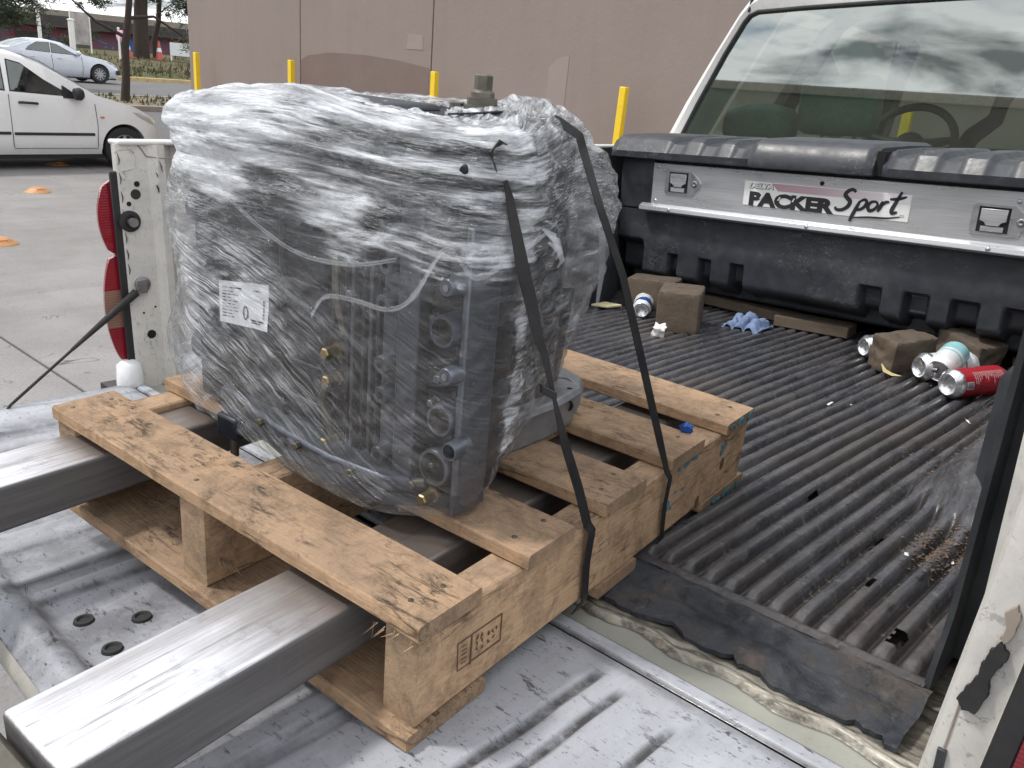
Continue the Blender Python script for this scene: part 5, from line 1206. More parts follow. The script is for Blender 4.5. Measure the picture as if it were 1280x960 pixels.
# ------------------------------------------------------------------ pallet (frame PAL: near right corner at the origin, deck top at z = .14)
PW, PL_ = .6467, .7565
pal = thing('pallet', 'small worn wooden pallet under the wrapped engine', 'pallet', (-PW / 2, PL_ / 2, 0), PAL)
def board(nm, a, c, mat, ragged=.002, seed=0, nseg=14, axis=0, label=None, parent=None):
    """a sawn board with slightly uneven faces; a, c are opposite corners"""
    (x0, y0, z0), (x1, y1, z1) = a, c; rr = []
    for i in range(nseg + 1):
        f = i / nseg; s_ = seed * 7.3
        j = lambda k: ragged * nz(f * 5 + k * 3.1, s_ + k)
        e = .0035 if i in (0, nseg) else 0
        ch = .0022
        if axis == 0:
            x = lerp(x0, x1, f) + (ragged * 1.5 * nz(s_, 2) if i in (0, nseg) else 0)
            rr.append([(x, y0 + ch + j(0), z0), (x, y1 - ch + j(1), z0), (x, y1 + j(1), z0 + ch), (x, y1 + j(1), z1 - ch), (x, y1 - ch + j(1), z1 + j(2) * .5), (x, y0 + ch + j(0), z1 + j(2) * .5), (x, y0 + j(0), z1 - ch), (x, y0 + j(0), z0 + ch)])
        else:
            y = lerp(y0, y1, f)
            rr.append([(x0 + ch + j(0), y, z0), (x1 - ch + j(1), y, z0), (x1 + j(1), y, z0 + ch), (x1 + j(1), y, z1 - ch), (x1 - ch + j(1), y, z1), (x0 + ch + j(0), y, z1), (x0 + j(0), y, z1 - ch), (x0 + j(0), y, z0 + ch)])
    b = MB(); b.rings(rr); return part(nm, b, mat, parent or pal, smooth=40, label=label)
DT = .1215
ds = [(0, .0857), (.158, .245), (.309, .404), (.477, .574), (.645, .745)]
for k, (a_, c_) in enumerate(ds):
    board('deck_board', (-PW, a_, DT + .0003), (.001 * ((k * 7) % 3), c_, .140), 'woodx', .0022, k + 1)
for k, (x0, x1) in enumerate(((-PW + .006, -PW + .048), (-.372, -.327), (-.049, -.0065))):
    board('stringer', (x0, .004 + .003 * k, .0178), (x1, PL_ - .004, DT), 'woody', .0012, 20 + k, axis=1)
for k, (a_, c_) in enumerate(((-.004, .111), (.325, .420), (.619, .768))):
    board('bottom_board', (-PW + .004, a_, 0), (-.0035, c_, .0175), 'woodx', .0018, 40 + k)
nail = None; q = random.Random(31)
for (a_, c_) in ds:
    for xs_ in (-.62, -.35, -.028):
        for f in (.25, .75):
            x, y = xs_ + q.uniform(-.006, .006), lerp(a_, c_, f) + q.uniform(-.005, .005)
            if nail is None:
                nail = part('nail', MB().lathe([(0, .0032), (.0006, .0030), (.0009, .0012)], (x, y, .1400), (0, 0, 1), 10), 'oiled', pal); n0 = (x, y)
            else: copy_part(nail, pal, (x - n0[0], y - n0[1], 0))
# broken splinters at the near corner and at the middle block
b = MB(); q = random.Random(9)
for k in range(12):
    x = q.uniform(-.055, .0); z = .121 + q.uniform(-.004, .004); l = q.uniform(.008, .022); w = q.uniform(.0006, .002)
    b.add([(x, -.001, z), (x + w, -.002, z), (x + q.uniform(-.01, .012), -.004 - l * .35, z - l * .7)], [(0, 1, 2)])
for k in range(10):
    x = q.uniform(-.003, .001); y = q.uniform(.0, .03); z = .118
    b.add([(x, y, z), (x + .0008, y + .002, z), (x + .003, y + q.uniform(.0, .01), z - q.uniform(.008, .02))], [(0, 1, 2)])
for k in range(5):
    y = .02 + k * .004; b.add([(-.327, y, .050 - k * .003), (-.327, y + .003, .052 - k * .003), (-.312 + .004 * k, y - .004, .046 - .003 * k)], [(0, 1, 2)])
part('splinters', b, 'woodx', pal, kind='stuff')
# burnt-in stamp with a divided frame and worn characters on the right side
XS = -.0058
b = MB()
def bar(y0, z0, y1, z1, w=.0011):
    b.ribbon([(XS, y0, z0), (XS, y1, z1)], [w, w], [(0, -(z1 - z0), (y1 - y0))] * 2, .0008)
bar(.064, .083, .132, .082); bar(.132, .082, .133, .049); bar(.133, .049, .085, .050); bar(.085, .081, .0855, .047, .0016); bar(.064, .083, .066, .050, .0007); bar(.066, .050, .085, .049, .0007)
q = random.Random(2)
for (y, z) in ((.094, .074), (.101, .073), (.094, .066), (.101, .066), (.094, .059), (.102, .058), (.112, .069), (.119, .068), (.126, .068), (.113, .060), (.121, .060)):
    for k in range(3):
        bar(y + q.uniform(-.002, .002), z + q.uniform(-.003, .003), y + q.uniform(-.002, .002), z + q.uniform(-.003, .003), .0009)
for k in range(5): bar(.0705, .076 - k * .005, .078, .0755 - k * .005, .0005)
part('stamp', b, 'stamp', pal)
# rubbed-off blue paint at the far right end
def smear(nm, y0, y1, z0, z1, n, seed, x=.0015):
    q = random.Random(seed); b = MB()
    for k in range(n):
        y = q.uniform(y0, y1); z = q.uniform(z0, z1); r = q.uniform(.003, .008)
        b.prism([(y + r * q.uniform(.5, 1.3) * math.cos(a), z + r * .7 * q.uniform(.5, 1.3) * math.sin(a)) for a in [i * .898 for i in range(7)]], x, x + .0006 + .00005 * k, 'x')
    part(nm, b, 'bluepaint', pal)
smear('paint_smear', .655, .735, .1265, .1345, 9, 3, .0032); smear('paint_smear', .50, .57, .108, .118, 9, 4, -.0058); smear('paint_smear', .655, .68, .085, .10, 5, 5, -.0058)
smear('paint_smear', .63, .755, .004, .013, 12, 6, -.0020); smear('paint_smear', .49, .54, .05, .09, 5, 7, -.0058)
for (y, z) in ((.672, .066), (.60, .028)): part('knot', MB().prism([(y + .006 * math.cos(a), z + .010 * math.sin(a)) for a in [i * .628 for i in range(10)]], XS - .0008, XS + .0003, 'x'), 'stamp', pal)

# ------------------------------------------------------------------ the fork carrying the pallet
fk = thing('forklift', 'bare steel lifting fork with two beams pushed under the pallet', 'forklift', (-.35, -.27, -.95), PAL)
for (x0, x1, y0) in ((-.1835, -.0915, -.262), (-.6145, -.5285, -.262)):
    b = MB(); b.rings([[(x0, y, z0), (x1, y, z0), (x1, y, .112), (x0, y, .112)] for y, z0 in ((y0, .052), (.1, .056), (.45, .066), (.72, .082))])
    f_ = part('fork', b, 'fork', fk, bev=.005, seg=3)
    part('shank', MB().box((x0 - .010, y0 - .040, -.45), (x1 + .004, y0 - .002, .098)), 'oiled', fk, bev=.006)
part('carriage_bar', MB().box((-.95, -.365, -.24), (.12, -.305, -.14)), 'oiled', fk, bev=.008)
part('carriage_bar', MB().box((-.95, -.365, -.42), (.12, -.305, -.34)), 'oiled', fk, bev=.008)
part('mast', MB().box((-.72, -.46, -.95), (-.64, -.37, -.14)), 'oiled', fk, bev=.01)
part('mast', MB().box((-.08, -.46, -.95), (.0, -.37, -.14)), 'oiled', fk, bev=.01)

# ------------------------------------------------------------------ engine (frame PAL)
eng = thing('engine', 'dark cast aluminium engine block standing on the pallet inside the stretch film', 'engine', (-.33, .32, .1405), PAL)
YE = .152
def outline(pts, y0, y1): return MB().prism(pts, y0, y1, 'y')
blk = part('block', MB().rings([[(-.555, YE + .014, z), (-.105, YE + .014, z), (-.099 - k, YE + .022, z), (-.099 - k, .205, z), (-.126 - k, .275, z), (-.555, .275, z)] for z, k in ((.1425, .012), (.155, .0), (.515, .0), (.533, .012))]), 'castdark', eng, bev=.006)
part('rear_block', MB().box((-.55, .276, .1425), (-.165, .44, .53)), 'castdark', blk, bev=.02)
part('flat_panel', MB().box((-.548, YE, .150), (-.300, YE + .02, .425)), 'castdark', blk, bev=.006)
for z in (.345, .250, .205): part('panel_rib', MB().box((-.546, YE - .005, z), (-.302, YE + .01, z + .006)), 'castdark', blk, bev=.0015)
part('panel_rib', MB().box((-.372, YE - .005, .152), (-.366, YE + .01, .423)), 'castdark', blk, bev=.0015)
for k, x in enumerate((-.262, -.250, -.236, -.222, -.214)):
    part('rib', MB().box((x, YE - .004 - .003 * (k % 2), .165), (x + .005, YE + .02, .425 - .01 * k)), 'castalu' if k % 2 else 'castdark', blk, bev=.001)
part('side_rail', MB().box((-.176, YE - .012, .158), (-.147, YE + .02, .470)), 'castalu', eng, bev=.002)
part('side_rail', MB().box((-.205, YE - .003, .158), (-.178, YE + .02, .44)), 'castalu', eng, bev=.002)
part('edge_flange', MB().box((-.0985, YE - .004, .150), (-.0905, YE + .045, .455)), 'castlight', eng, bev=.002)
part('edge_flange', MB().box((-.0983, YE + .045, .150), (-.0925, .200, .50)), 'castalu', eng, bev=.002)
for z in (.20, .27, .35, .43): part('side_rib', MB().rings([[(-.0985, .172, z), (-.090, .180, z), (-.092, .205, z), (-.118, .272, z), (-.126, .272, z)], [(-.0985, .172, z + .006), (-.090, .180, z + .006), (-.092, .205, z + .006), (-.118, .272, z + .006), (-.126, .272, z + .006)]]), 'castalu', blk)
part('recess', MB().box((-.1465, YE + .008, .160), (-.0990, YE + .0135, .455)), 'black', eng)
# head cover lips near the top
part('cover_lip', MB().box((-.28, YE - .010, .500), (-.100, YE + .10, .512)), 'castdark', eng, bev=.003)
part('cover_lip', MB().box((-.30, YE - .002, .470), (-.108, YE + .10, .482)), 'castdark', eng, bev=.003)
part('cover', MB().box((-.54, .20, .525), (-.20, .43, .540)), 'castdark', eng, bev=.01)
part('cover', MB().box((-.44, .18, .535), (-.30, .33, .547)), 'castalu', eng, bev=.008)
def port(x, z, r, mat='castlight', depth=.022, yo=0.0, inner='brass'):
    y = YE + .008 + yo; b = MB(); b.lathe([(-.002, r * 1.22), (depth * .8, r * 1.16), (depth, r * 1.08), (depth, r * .92), (0, r * .88)], (x, y, z), (0, -1, 0), 26, False)
    p = part('port', b, mat, eng, smooth=45)
    part('bore', MB().lathe([(depth * .55, r * .9), (.001, r * .86), (.0005, .0005)], (x, y, z), (0, -1, 0), 24, False), inner, p, smooth=45)
port(-.114, .351, .0145, 'castalu', inner='oiled'); port(-.116, .254, .0150, 'castlight', .016, inner='oiled'); port(-.090, .232, .0085, 'castlight', .024, -.004, 'black'); port(-.124, .196, .0185, 'castlight', .012, inner='black')
def boss(x, z, r, d=.016, mat='castalu', hole='black'):
    b = MB(); b.lathe([(0, r * 1.15), (d * .3, r), (d, r * .96), (d + .0015, r * .85)], (x, YE - .002, z), (0, -1, 0), 20); p = part('boss', b, mat, eng, smooth=45)
    part('hole', MB().cyl((x, YE - .002 - d, z), (x, YE - .0045 - d, z), r * .36, n=14), hole, p)
for x, z, r in ((-.191, .296, .0105), (-.190, .262, .0105), (-.192, .192, .0105), (-.188, .401, .009), (-.191, .363, .009), (-.262, .168, .0105), (-.226, .170, .0085)): boss(x, z, r)
for x, z in ((-.105, .398), (-.100, .310)): boss(x, z, .0095, .018, 'castlight', 'steel')
def hexbolt(p0, ax, r, h, mat, nm='bolt'):
    b = MB(); b.lathe([(0, r * 1.35), (h * .25, r * 1.35), (h * .27, r), (h, r), (h * 1.08, r * .8)], p0, ax, 6); return part(nm, b, mat, eng)
for x, z in ((-.274, .286), (-.272, .254), (-.275, .177), (-.121, .166)): hexbolt((x, YE + .0, z), (0, -1, 0), .0068, .022, 'brass')
b = MB(); b.tube([(-.284, YE - .006, .25), (-.29, YE - .012, .225), (-.282, YE - .010, .20), (-.278, YE - .004, .18)], .005, 8); part('pipe', b, 'oiled', eng, smooth=80)
b = MB(); b.tube([(-.284, YE - .006, .285), (-.285, YE - .010, .27), (-.278, YE - .008, .262)], .006, 8); part('pipe', b, 'rubber', eng, smooth=80)
part('foot', MB().box((-.465, .118, .128), (-.425, .17, .158)), 'castdark', eng, bev=.004)
part('stud', MB().cyl((-.452, .135, .096), (-.452, .135, .150), .0055, n=14), 'oiled', eng, smooth=50)
b = MB(); b.rings([[(x, y, z) for x, y in ((-.495, .146), (-.44, .138), (-.34, .118), (-.25, .112), (-.168, .121), (-.113, .172), (-.113, .19), (-.495, .19))] for z in (.1430, .178)])
sump = part('lower_flange', b, 'castalu', eng, bev=.004)
part('flange_seam', MB().rings([[(x, y - .0008, z) for x, y in ((-.495, .146), (-.44, .138), (-.34, .118), (-.25, .112), (-.168, .121), (-.1125, .172), (-.120, .19), (-.49, .19))] for z in (.160, .163)]), 'black', sump)
for x, y in ((-.42, .134), (-.38, .1255), (-.30, .1145), (-.21, .116), (-.145, .144)): hexbolt((x, y + .004, .1715), (.1, -1, 0), .0045, .010, 'oiled')
q = random.Random(77)
for k in range(34):
    x = q.uniform(-.29, -.10); z = q.uniform(.155, .30) if k % 3 else q.uniform(.30, .47)
    hexbolt((x, YE + .004 + .006 * q.random(), z), (0, -1, 0), q.uniform(.0030, .0055), q.uniform(.006, .014), q.choice(['castalu', 'castlight', 'oiled', 'castalu']))
for k in range(10):
    x = -.54 + .025 * k + q.uniform(-.006, .006); z = q.choice([.160, .172, .416])
    hexbolt((x, YE + .002, z), (0, -1, 0), .0045, .007, 'castalu')
for k in range(14):
    x = q.uniform(-.145, -.102) if k % 2 else q.uniform(-.53, -.31); z = q.uniform(.17, .44); w = q.uniform(.012, .04)
    part('web', MB().box((x - w / 2, YE - .004, z), (x + w / 2, YE + .014, z + .004)) if k % 2 == 0 else MB().rings([[(x - .018, YE + .006, z), (x + .018, YE + .006, z + .012), (x + .018, YE + .013, z + .012), (x - .018, YE + .013, z)], [(x - .018, YE + .006, z + .004), (x + .018, YE + .006, z + .016), (x + .018, YE + .013, z + .016), (x - .018, YE + .013, z + .004)]]), 'castalu', eng, bev=.001)
for pts_ in ([(-.30, YE - .004, .43), (-.27, YE - .010, .40), (-.272, YE - .008, .35), (-.262, YE - .004, .31)], [(-.24, YE - .006, .16), (-.20, YE - .012, .172), (-.16, YE - .010, .166), (-.13, YE - .006, .178)]):
    part('pipe', MB().tube(pts_, .0048, 8), 'oiled', eng, smooth=80)
# things sticking out of the left end that push the film outwards
for y, z, r in ((.20, .50, .03), (.20, .39, .028), (.19, .31, .02), (.20, .20, .03)):
    part('end_boss', MB().lathe([(0, r), (.05, r * .9), (.06, r * .5)], (-.55, y, z), (-1, 0, 0), 16), 'castalu', eng, smooth=50)
# shaft end standing out of the top
SXo, SYo = -.240, .33
b = MB(); b.lathe([(-.03, .021), (.548 - .545, .021), (.010, .021), (.0105, .0175), (.018, .0175), (.0185, .014), (.024, .0135), (.027, .010), (.028, .0085)], (SXo, SYo, .542), (0, 0, 1), 24)
sh_ = part('shaft', b, 'oiled', eng, smooth=40)
b = MB(); b.lathe([(.0, .0095), (.006, .0105), (.020, .0105), (.0215, .0088)], (SXo, SYo, .564), (0, 0, 1), 6); part('hex_end', b, 'oiled', sh_)
hexbolt((-.272, SYo - .005, .538), (0, 0, 1), .010, .014, 'oiled', 'nut')
# transmission housing behind, and the bare casting with its bracket low on the right
b = MB(); b.rings([[(-.36, .36, z), (-.175 - k, .345, z), (-.160 - k, .38, z), (-.175 - k, .43, z), (-.27, .485, z), (-.40, .49, z), (-.45, .46, z)] for z, k in ((.29, .04), (.33, .016), (.45, .006), (.505, .02), (.525, .05))])
part('bell_housing', b, 'castalu', eng, bev=.006)
b = MB(); b.rings([[(x, y, z) for x, y in ((-.40, .30), (-.20, .262), (-.158, .30), (-.150, .40), (-.155, .47), (-.17, .50), (-.24, .52), (-.40, .52))] for z in (.1405, .190)])
low = part('lower_casting', b, 'castmid', eng, bev=.004)
b = MB(); b.rings([[(x + (-.002 if z > .19 else .004), y, z) for x, y in ((-.41, .29), (-.20, .252), (-.150, .295), (-.142, .40), (-.15, .475), (-.17, .508), (-.24, .53), (-.41, .53))] for z in (.188, .197)])
part('rim', b, 'castmid', low, bev=.002)
b = MB(); b.lathe([(0, .025), (.010, .028), (.034, .027), (.040, .022), (.040, .012), (.02, .010)], (-.180, .474, .158), (.05, -.05, 1), 22)
br_ = part('bracket', b, 'castmid', eng, smooth=45)
b = MB()
for z in (.172, .190): b.lathe([(0, .008), (.004, .008), (.005, .005), (.001, .004), (.001, .0005)], (-.158, .458, z), (.75, -.66, 0), 16)
part('bore', b, 'black', br_, smooth=45)
part('post', MB().cyl((-.20, .46, .20), (-.20, .47, .33), .018, .022, 14), 'castdark', br_, smooth=50)

# paper label taped to the panel
lab_ = thing('label_sheet', 'white printed paper label stuck on the front of the wrapped engine', 'label', (-.44, YE - .004, .297), PAL)
LQ = [Vector((-.489, YE - .0020, .3195)), Vector((-.390, YE - .0030, .3350)), Vector((-.391, YE - .0030, .2775)), Vector((-.490, YE - .0020, .2665))]
LQ = [p + Vector((0, -.0035, 0)) for p in LQ]
def lp(u, v, o=0.0):
    a = LQ[0].lerp(LQ[1], u); c = LQ[3].lerp(LQ[2], u); return a.lerp(c, v) + Vector((0, -o - .0025 * sm(.75, 1, u) * sm(.4, 1, v), 0))
part('sheet', MB().grid(12, 8, lambda i, j: lp(i / 11, j / 7)), 'paper', lab_, smooth=180)
b = MB(); q = random.Random(11)
def inkbox(u0, v0, u1, v1): b.add([lp(u0, v0, .0006), lp(u1, v0, .0006), lp(u1, v1, .0006), lp(u0, v1, .0006)], [(0, 1, 2, 3)])
u = .07
for w in (.14, .10, .12): inkbox(u, .13, u + w, .165); u += w + .02
for r_ in range(9):
    v = .22 + r_ * .075; u = .07; inkbox(u, v, u + .09, v + .028); u += .11
    for k in range(q.randrange(1, 4)):
        w = q.uniform(.05, .13)
        if u + w > .42: break
        inkbox(u, v, u + w, v + .022); u += w + .02
inkbox(.70, .15, .84, .175); inkbox(.66, .80, .92, .84); inkbox(.66, .86, .86, .885)
for k in range(6): inkbox(.90, .35 + k * .07, .93, .40 + k * .07)
part('print', b, 'ink', lab_)
b = MB(); cx, cz = .55, .68
rr = [[], [], [], []]
for k in range(25):
    a = 2 * math.pi * k / 24
    for i, s in enumerate((1.0, .60)): rr[i].append(lp(cx + .055 * s * math.cos(a), cz + .16 * s ** .55 * math.sin(a), .0007))
b.rings(rr[:2], False, False); part('numeral', b, 'ink', lab_)

# ------------------------------------------------------------------ stretch film round the engine
def px(*p): return [Vector(q_) for q_ in p]
DZ = .1425
cols = [
    # left back -> left front silhouette -> front -> right corner -> right side -> back
    px((-.56, .43, .552), (-.59, .43, .52), (-.58, .43, .47), (-.585, .43, .40), (-.575, .43, .34), (-.57, .43, .29), (-.58, .42, .21), (-.555, .42, DZ)),
    px((-.575, .30, .558), (-.612, .29, .52), (-.588, .29, .47), (-.605, .29, .40), (-.595, .29, .345), (-.588, .29, .30), (-.605, .28, .21), (-.57, .27, DZ)),
    px((-.570, .180, .544), (-.630, .175, .506), (-.578, .17, .467), (-.625, .17, .396), (-.603, .17, .345), (-.592, .17, .300), (-.629, .165, .205), (-.530, .140, DZ)),
    px((-.530, .155, .548), (-.540, .140, .512), (-.545, .138, .466), (-.552, .136, .395), (-.553, .138, .340), (-.553, .139, .295), (-.545, .135, .205), (-.490, .128, DZ)),
    px((-.450, .150, .560), (-.452, .128, .515), (-.455, .128, .465), (-.455, .136, .395), (-.455, .139, .340), (-.455, .139, .290), (-.450, .136, .205), (-.430, .121, DZ)),
    px((-.350, .150, .566), (-.352, .122, .520), (-.352, .124, .468), (-.352, .136, .395), (-.352, .138, .340), (-.352, .138, .285), (-.352, .132, .205), (-.335, .110, DZ)),
    px((-.250, .152, .556), (-.252, .122, .518), (-.252, .126, .470), (-.252, .133, .395), (-.252, .134, .335), (-.252, .132, .280), (-.250, .124, .205), (-.246, .103, DZ)),
    px((-.170, .155, .552), (-.170, .130, .515), (-.170, .132, .470), (-.170, .132, .395), (-.170, .131, .330), (-.170, .130, .270), (-.168, .122, .205), (-.163, .112, DZ)),
    px((-.105, .165, .548), (-.092, .150, .515), (-.090, .146, .470), (-.088, .142, .395), (-.087, .141, .330), (-.086, .142, .270), (-.084, .146, .205), (-.098, .168, DZ)),
    px((-.098, .225, .552), (-.074, .215, .512), (-.072, .215, .465), (-.074, .215, .400), (-.076, .214, .335), (-.078, .213, .275), (-.082, .210, .210), (-.104, .206, DZ)),
    px((-.125, .285, .560), (-.098, .285, .520), (-.094, .288, .470), (-.094, .290, .410), (-.096, .288, .345), (-.100, .284, .280), (-.106, .276, .225), (-.122, .262, .160)),
    px((-.150, .335, .560), (-.128, .362, .530), (-.118, .372, .480), (-.112, .372, .420), (-.114, .366, .360), (-.118, .356, .300), (-.124, .345, .255), (-.134, .328, .192)),
    px((-.190, .400, .556), (-.152, .440, .524), (-.132, .462, .480), (-.128, .470, .430), (-.132, .455, .370), (-.140, .435, .315), (-.146, .425, .275), (-.150, .408, .226)),
    px((-.260, .470, .556), (-.230, .530, .520), (-.210, .550, .480), (-.205, .560, .430), (-.205, .550, .370), (-.210, .530, .310), (-.220, .510, .265), (-.225, .495, .22)),
    px((-.37, .490, .556), (-.37, .560, .520), (-.37, .580, .480), (-.37, .585, .430), (-.37, .580, .370), (-.37, .57, .310), (-.37, .55, .25), (-.37, .54, .19)),
    px((-.48, .480, .554), (-.50, .520, .520), (-.50, .53, .480), (-.50, .53, .430), (-.50, .53, .370), (-.50, .52, .310), (-.50, .50, .24), (-.49, .50, .17)),
]
TOPC = Vector((-.33, .32, .538))
for c in cols:
    for k_, d_ in ((0, .013), (1, .008), (2, .003)): c[k_] = c[k_] - Vector((0, 0, d_))
for k_, d_ in ((10, .004), (11, .010), (12, .014), (13, .012)): cols[k_][0] = cols[k_][0] + Vector((0, 0, d_))
for c in cols:
    c.insert(0, c[0].lerp(TOPC, .35) + Vector((0, 0, .002))); c.insert(0, c[0].lerp(TOPC, .55))
NC, NRW = len(cols), len(cols[0])
def cr(p0, p1, p2, p3, t): return .5 * ((2 * p1) + (p2 - p0) * t + (2 * p0 - 5 * p1 + 4 * p2 - p3) * t * t + (3 * p1 - p0 - 3 * p2 + p3) * t ** 3)
def film_pt(u, v):
    """u in [0, NC) round the load, v in [0, NRW-1] from the top centre down"""
    i = int(v); i = min(i, NRW - 2); t = v - i
    def row(c): c = cols[c % NC]; return cr(c[max(0, i - 1)], c[i], c[i + 1], c[min(NRW - 1, i + 2)], t)
    j = int(math.floor(u)); s = u - j
    return cr(row(j - 1), row(j), row(j + 1), row(j + 2), s)
NU, NV = 420, 190
film = thing('stretch_film', 'clear wrinkled stretch film wound many times round the engine', 'plastic film', (-.33, .32, .14), PAL)
P = [[film_pt(NC * i / NU, (NRW - 1) * j / (NV - 1)) for i in range(NU)] for j in range(NV)]
fm = MB(); lay_sky = []; sla = []; uvs = []; pul = []
for j in range(NV):
    for i in range(NU):
        u = NC * i / NU; v = (NRW - 1) * j / (NV - 1)
        du = P[j][(i + 1) % NU] - P[j][i - 1]; dv = P[min(NV - 1, j + 1)][i] - P[max(0, j - 1)][i]
        nn = dv.cross(du); nn = nn.normalized() if nn.length > 1e-12 else Vector((0, 0, 1))
        p = P[j][i]
        # how the sheet was pulled: level wraps on top, slanting below left, crumpled on the right
        front = sm(1.5, 2.6, u) * (1 - sm(8.2, 9.2, u))
        low = sm(4.6, 5.8, v + .35 * nz(u * 1.3, 1) - .9 * sm(2.5, 8, u) * (1 - sm(4.5, 5.5, v)) )
        sl_ = front * low
        w1 = .6 * nz(u * .8, v * 2.2, 1.0) + .5 * nz(u * 1.1, v * 4.2, 1.0); w2 = nz(u * 2.2 - v * 1.9, v * 3.0 + u * 3.2, 2.0); w3 = nz(u * 3.1, v * 2.9, 3.0); w4 = nz(u * 8, v * 8, 4.0)
        d = .0075 * w1 * (1 - sl_) + .0035 * w2 * sl_ + .0075 * w3 * (1 - front) + .0012 * w4
        k = sm(2.0, 2.6, v)
        edge = 1 - sm(8.4, 9.0, v)
        p = p + nn * (d * (.45 + .55 * edge) + .0015)
        if p.z < DZ: p.z = DZ
        fm.v.append(p)
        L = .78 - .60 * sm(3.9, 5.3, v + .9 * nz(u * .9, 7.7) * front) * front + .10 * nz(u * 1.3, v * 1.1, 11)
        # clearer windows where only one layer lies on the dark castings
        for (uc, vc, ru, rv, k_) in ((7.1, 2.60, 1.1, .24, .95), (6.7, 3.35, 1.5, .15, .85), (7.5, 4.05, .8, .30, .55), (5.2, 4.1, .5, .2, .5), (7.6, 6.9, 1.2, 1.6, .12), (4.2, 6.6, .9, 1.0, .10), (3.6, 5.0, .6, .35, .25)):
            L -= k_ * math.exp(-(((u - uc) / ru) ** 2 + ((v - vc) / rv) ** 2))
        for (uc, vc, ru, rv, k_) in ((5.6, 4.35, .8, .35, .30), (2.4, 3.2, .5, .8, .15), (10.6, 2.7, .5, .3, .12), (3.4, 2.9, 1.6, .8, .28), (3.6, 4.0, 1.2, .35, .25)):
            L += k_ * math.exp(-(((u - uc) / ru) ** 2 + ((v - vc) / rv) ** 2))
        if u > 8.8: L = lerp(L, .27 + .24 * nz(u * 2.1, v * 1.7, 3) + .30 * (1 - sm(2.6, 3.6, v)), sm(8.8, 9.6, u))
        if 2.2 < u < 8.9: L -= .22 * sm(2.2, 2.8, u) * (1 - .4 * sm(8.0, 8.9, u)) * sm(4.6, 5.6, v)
        K = .50 * (1 - sm(4.0, 5.0, v)) + .11 + 1.05 * math.exp(-((u - 3.5 - .25 * (v - 6)) / 1.35) ** 2 - ((v - 6.0) / 2.0) ** 2) + .12 * nz(u, v, 6) + (.25 if u > 8.9 else 0)
        pul.append(max(0, min(1, K)))
        lay_sky.append(max(0, min(1, L))); sla.append(sl_); uvs.append((u / 3.0, v / 3.0))
fm.f = [(j * NU + i, j * NU + (i + 1) % NU, (j + 1) * NU + (i + 1) % NU, (j + 1) * NU + i) for j in range(NV - 1) for i in range(NU)]
uvf = []
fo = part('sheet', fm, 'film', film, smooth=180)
for nm, vals in (('layers_skylight', lay_sky), ('slant', sla), ('pull', pul)):
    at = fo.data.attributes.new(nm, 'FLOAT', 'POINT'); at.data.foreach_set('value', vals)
ul = fo.data.uv_layers.new(name='UVMap')
for pl in fo.data.polygons:
    us = [uvs[vi][0] for vi in pl.vertices]; wrap = max(us) - min(us) > 1
    for li, vi in zip(pl.loop_indices, pl.vertices):
        a_, c_ = uvs[vi]; ul.data[li].uv = (a_ + (NC / 3.0 if wrap and a_ < 1 else 0), c_)
# rolled hems and pulled strings of film lying on the sheet
def on_film(u, v, o=.003):
    p = film_pt(u, v); a = film_pt(u + .05, v) - film_pt(u - .05, v); c = film_pt(u, min(NRW - 1.01, v + .05)) - film_pt(u, v - .05)
    nn = c.cross(a).normalized(); return p + nn * (.0035 + o)
def hem(uvp, r, nm='rolled_hem'):
    fine = []; N = len(uvp); Q = [Vector((a_, c_, 0)) for a_, c_ in uvp]
    for k in range(N - 1):
        for s_ in range(10): fine.append(cr(Q[max(0, k - 1)], Q[k], Q[k + 1], Q[min(N - 1, k + 2)], s_ / 10))
    fine.append(Q[-1]); L_ = len(fine)
    pts = [on_film(p.x, min(p.y, NRW - 1.05), -.001) for p in fine]
    ws_ = [r * 5.5 * (.45 + 1.0 * abs(nz(i * .23, r * 900)) + .35 * abs(nz(i * .9, 3))) * math.sin(math.pi * (.06 + .88 * i / (L_ - 1))) ** .5 for i in range(L_)]
    for k_ in range(2): part('film_edge', MB().ribbon([p + Vector((0, -.0006 * k_, -.0025 * k_)) for p in pts], [w_ * (1 - .45 * k_) for w_ in ws_], [(.15 * nz(i * .2), -.5, 1) for i in range(L_)], .0004), 'filmroll', film, smooth=180)
    return
    part(nm, MB().tube(pts, [r * (.45 + 1.0 * abs(nz(i * .23, r * 900)) + .35 * abs(nz(i * .9, 3))) * math.sin(math.pi * (.06 + .88 * i / (L_ - 1))) ** .5 for i in range(L_)], 8), 'filmroll', film, smooth=180)
hem([(5.5, 6.3), (5.75, 5.75), (6.3, 5.58), (6.9, 5.52), (7.25, 5.25), (7.55, 4.65), (7.75, 4.48), (8.1, 4.78), (8.6, 4.58), (9.2, 4.35), (9.9, 4.3)], .0012)
hem([(4.0, 4.35), (4.8, 4.9), (5.4, 5.1), (6.2, 5.0), (7.0, 4.75)], .0009)
hem([(2.1, 2.2), (1.95, 3.0), (2.05, 3.9)], .0009)
b = MB()
for k, (u_a, v_a) in enumerate(((9.35, 4.35), (9.55, 4.5), (9.7, 4.7))):
    p = on_film(u_a, v_a); b.ribbon([p + Vector((-.004, -.006, .006)), p + Vector((.006, .0, .0)), p + Vector((.009, .004, -.012)), p + Vector((.004, .004, -.020))], [.003, .008, .006, .002], [(.3, .9, .3)] * 4, .0008)
part('torn_flap', b, 'filmroll', film, smooth=60, kind='stuff')
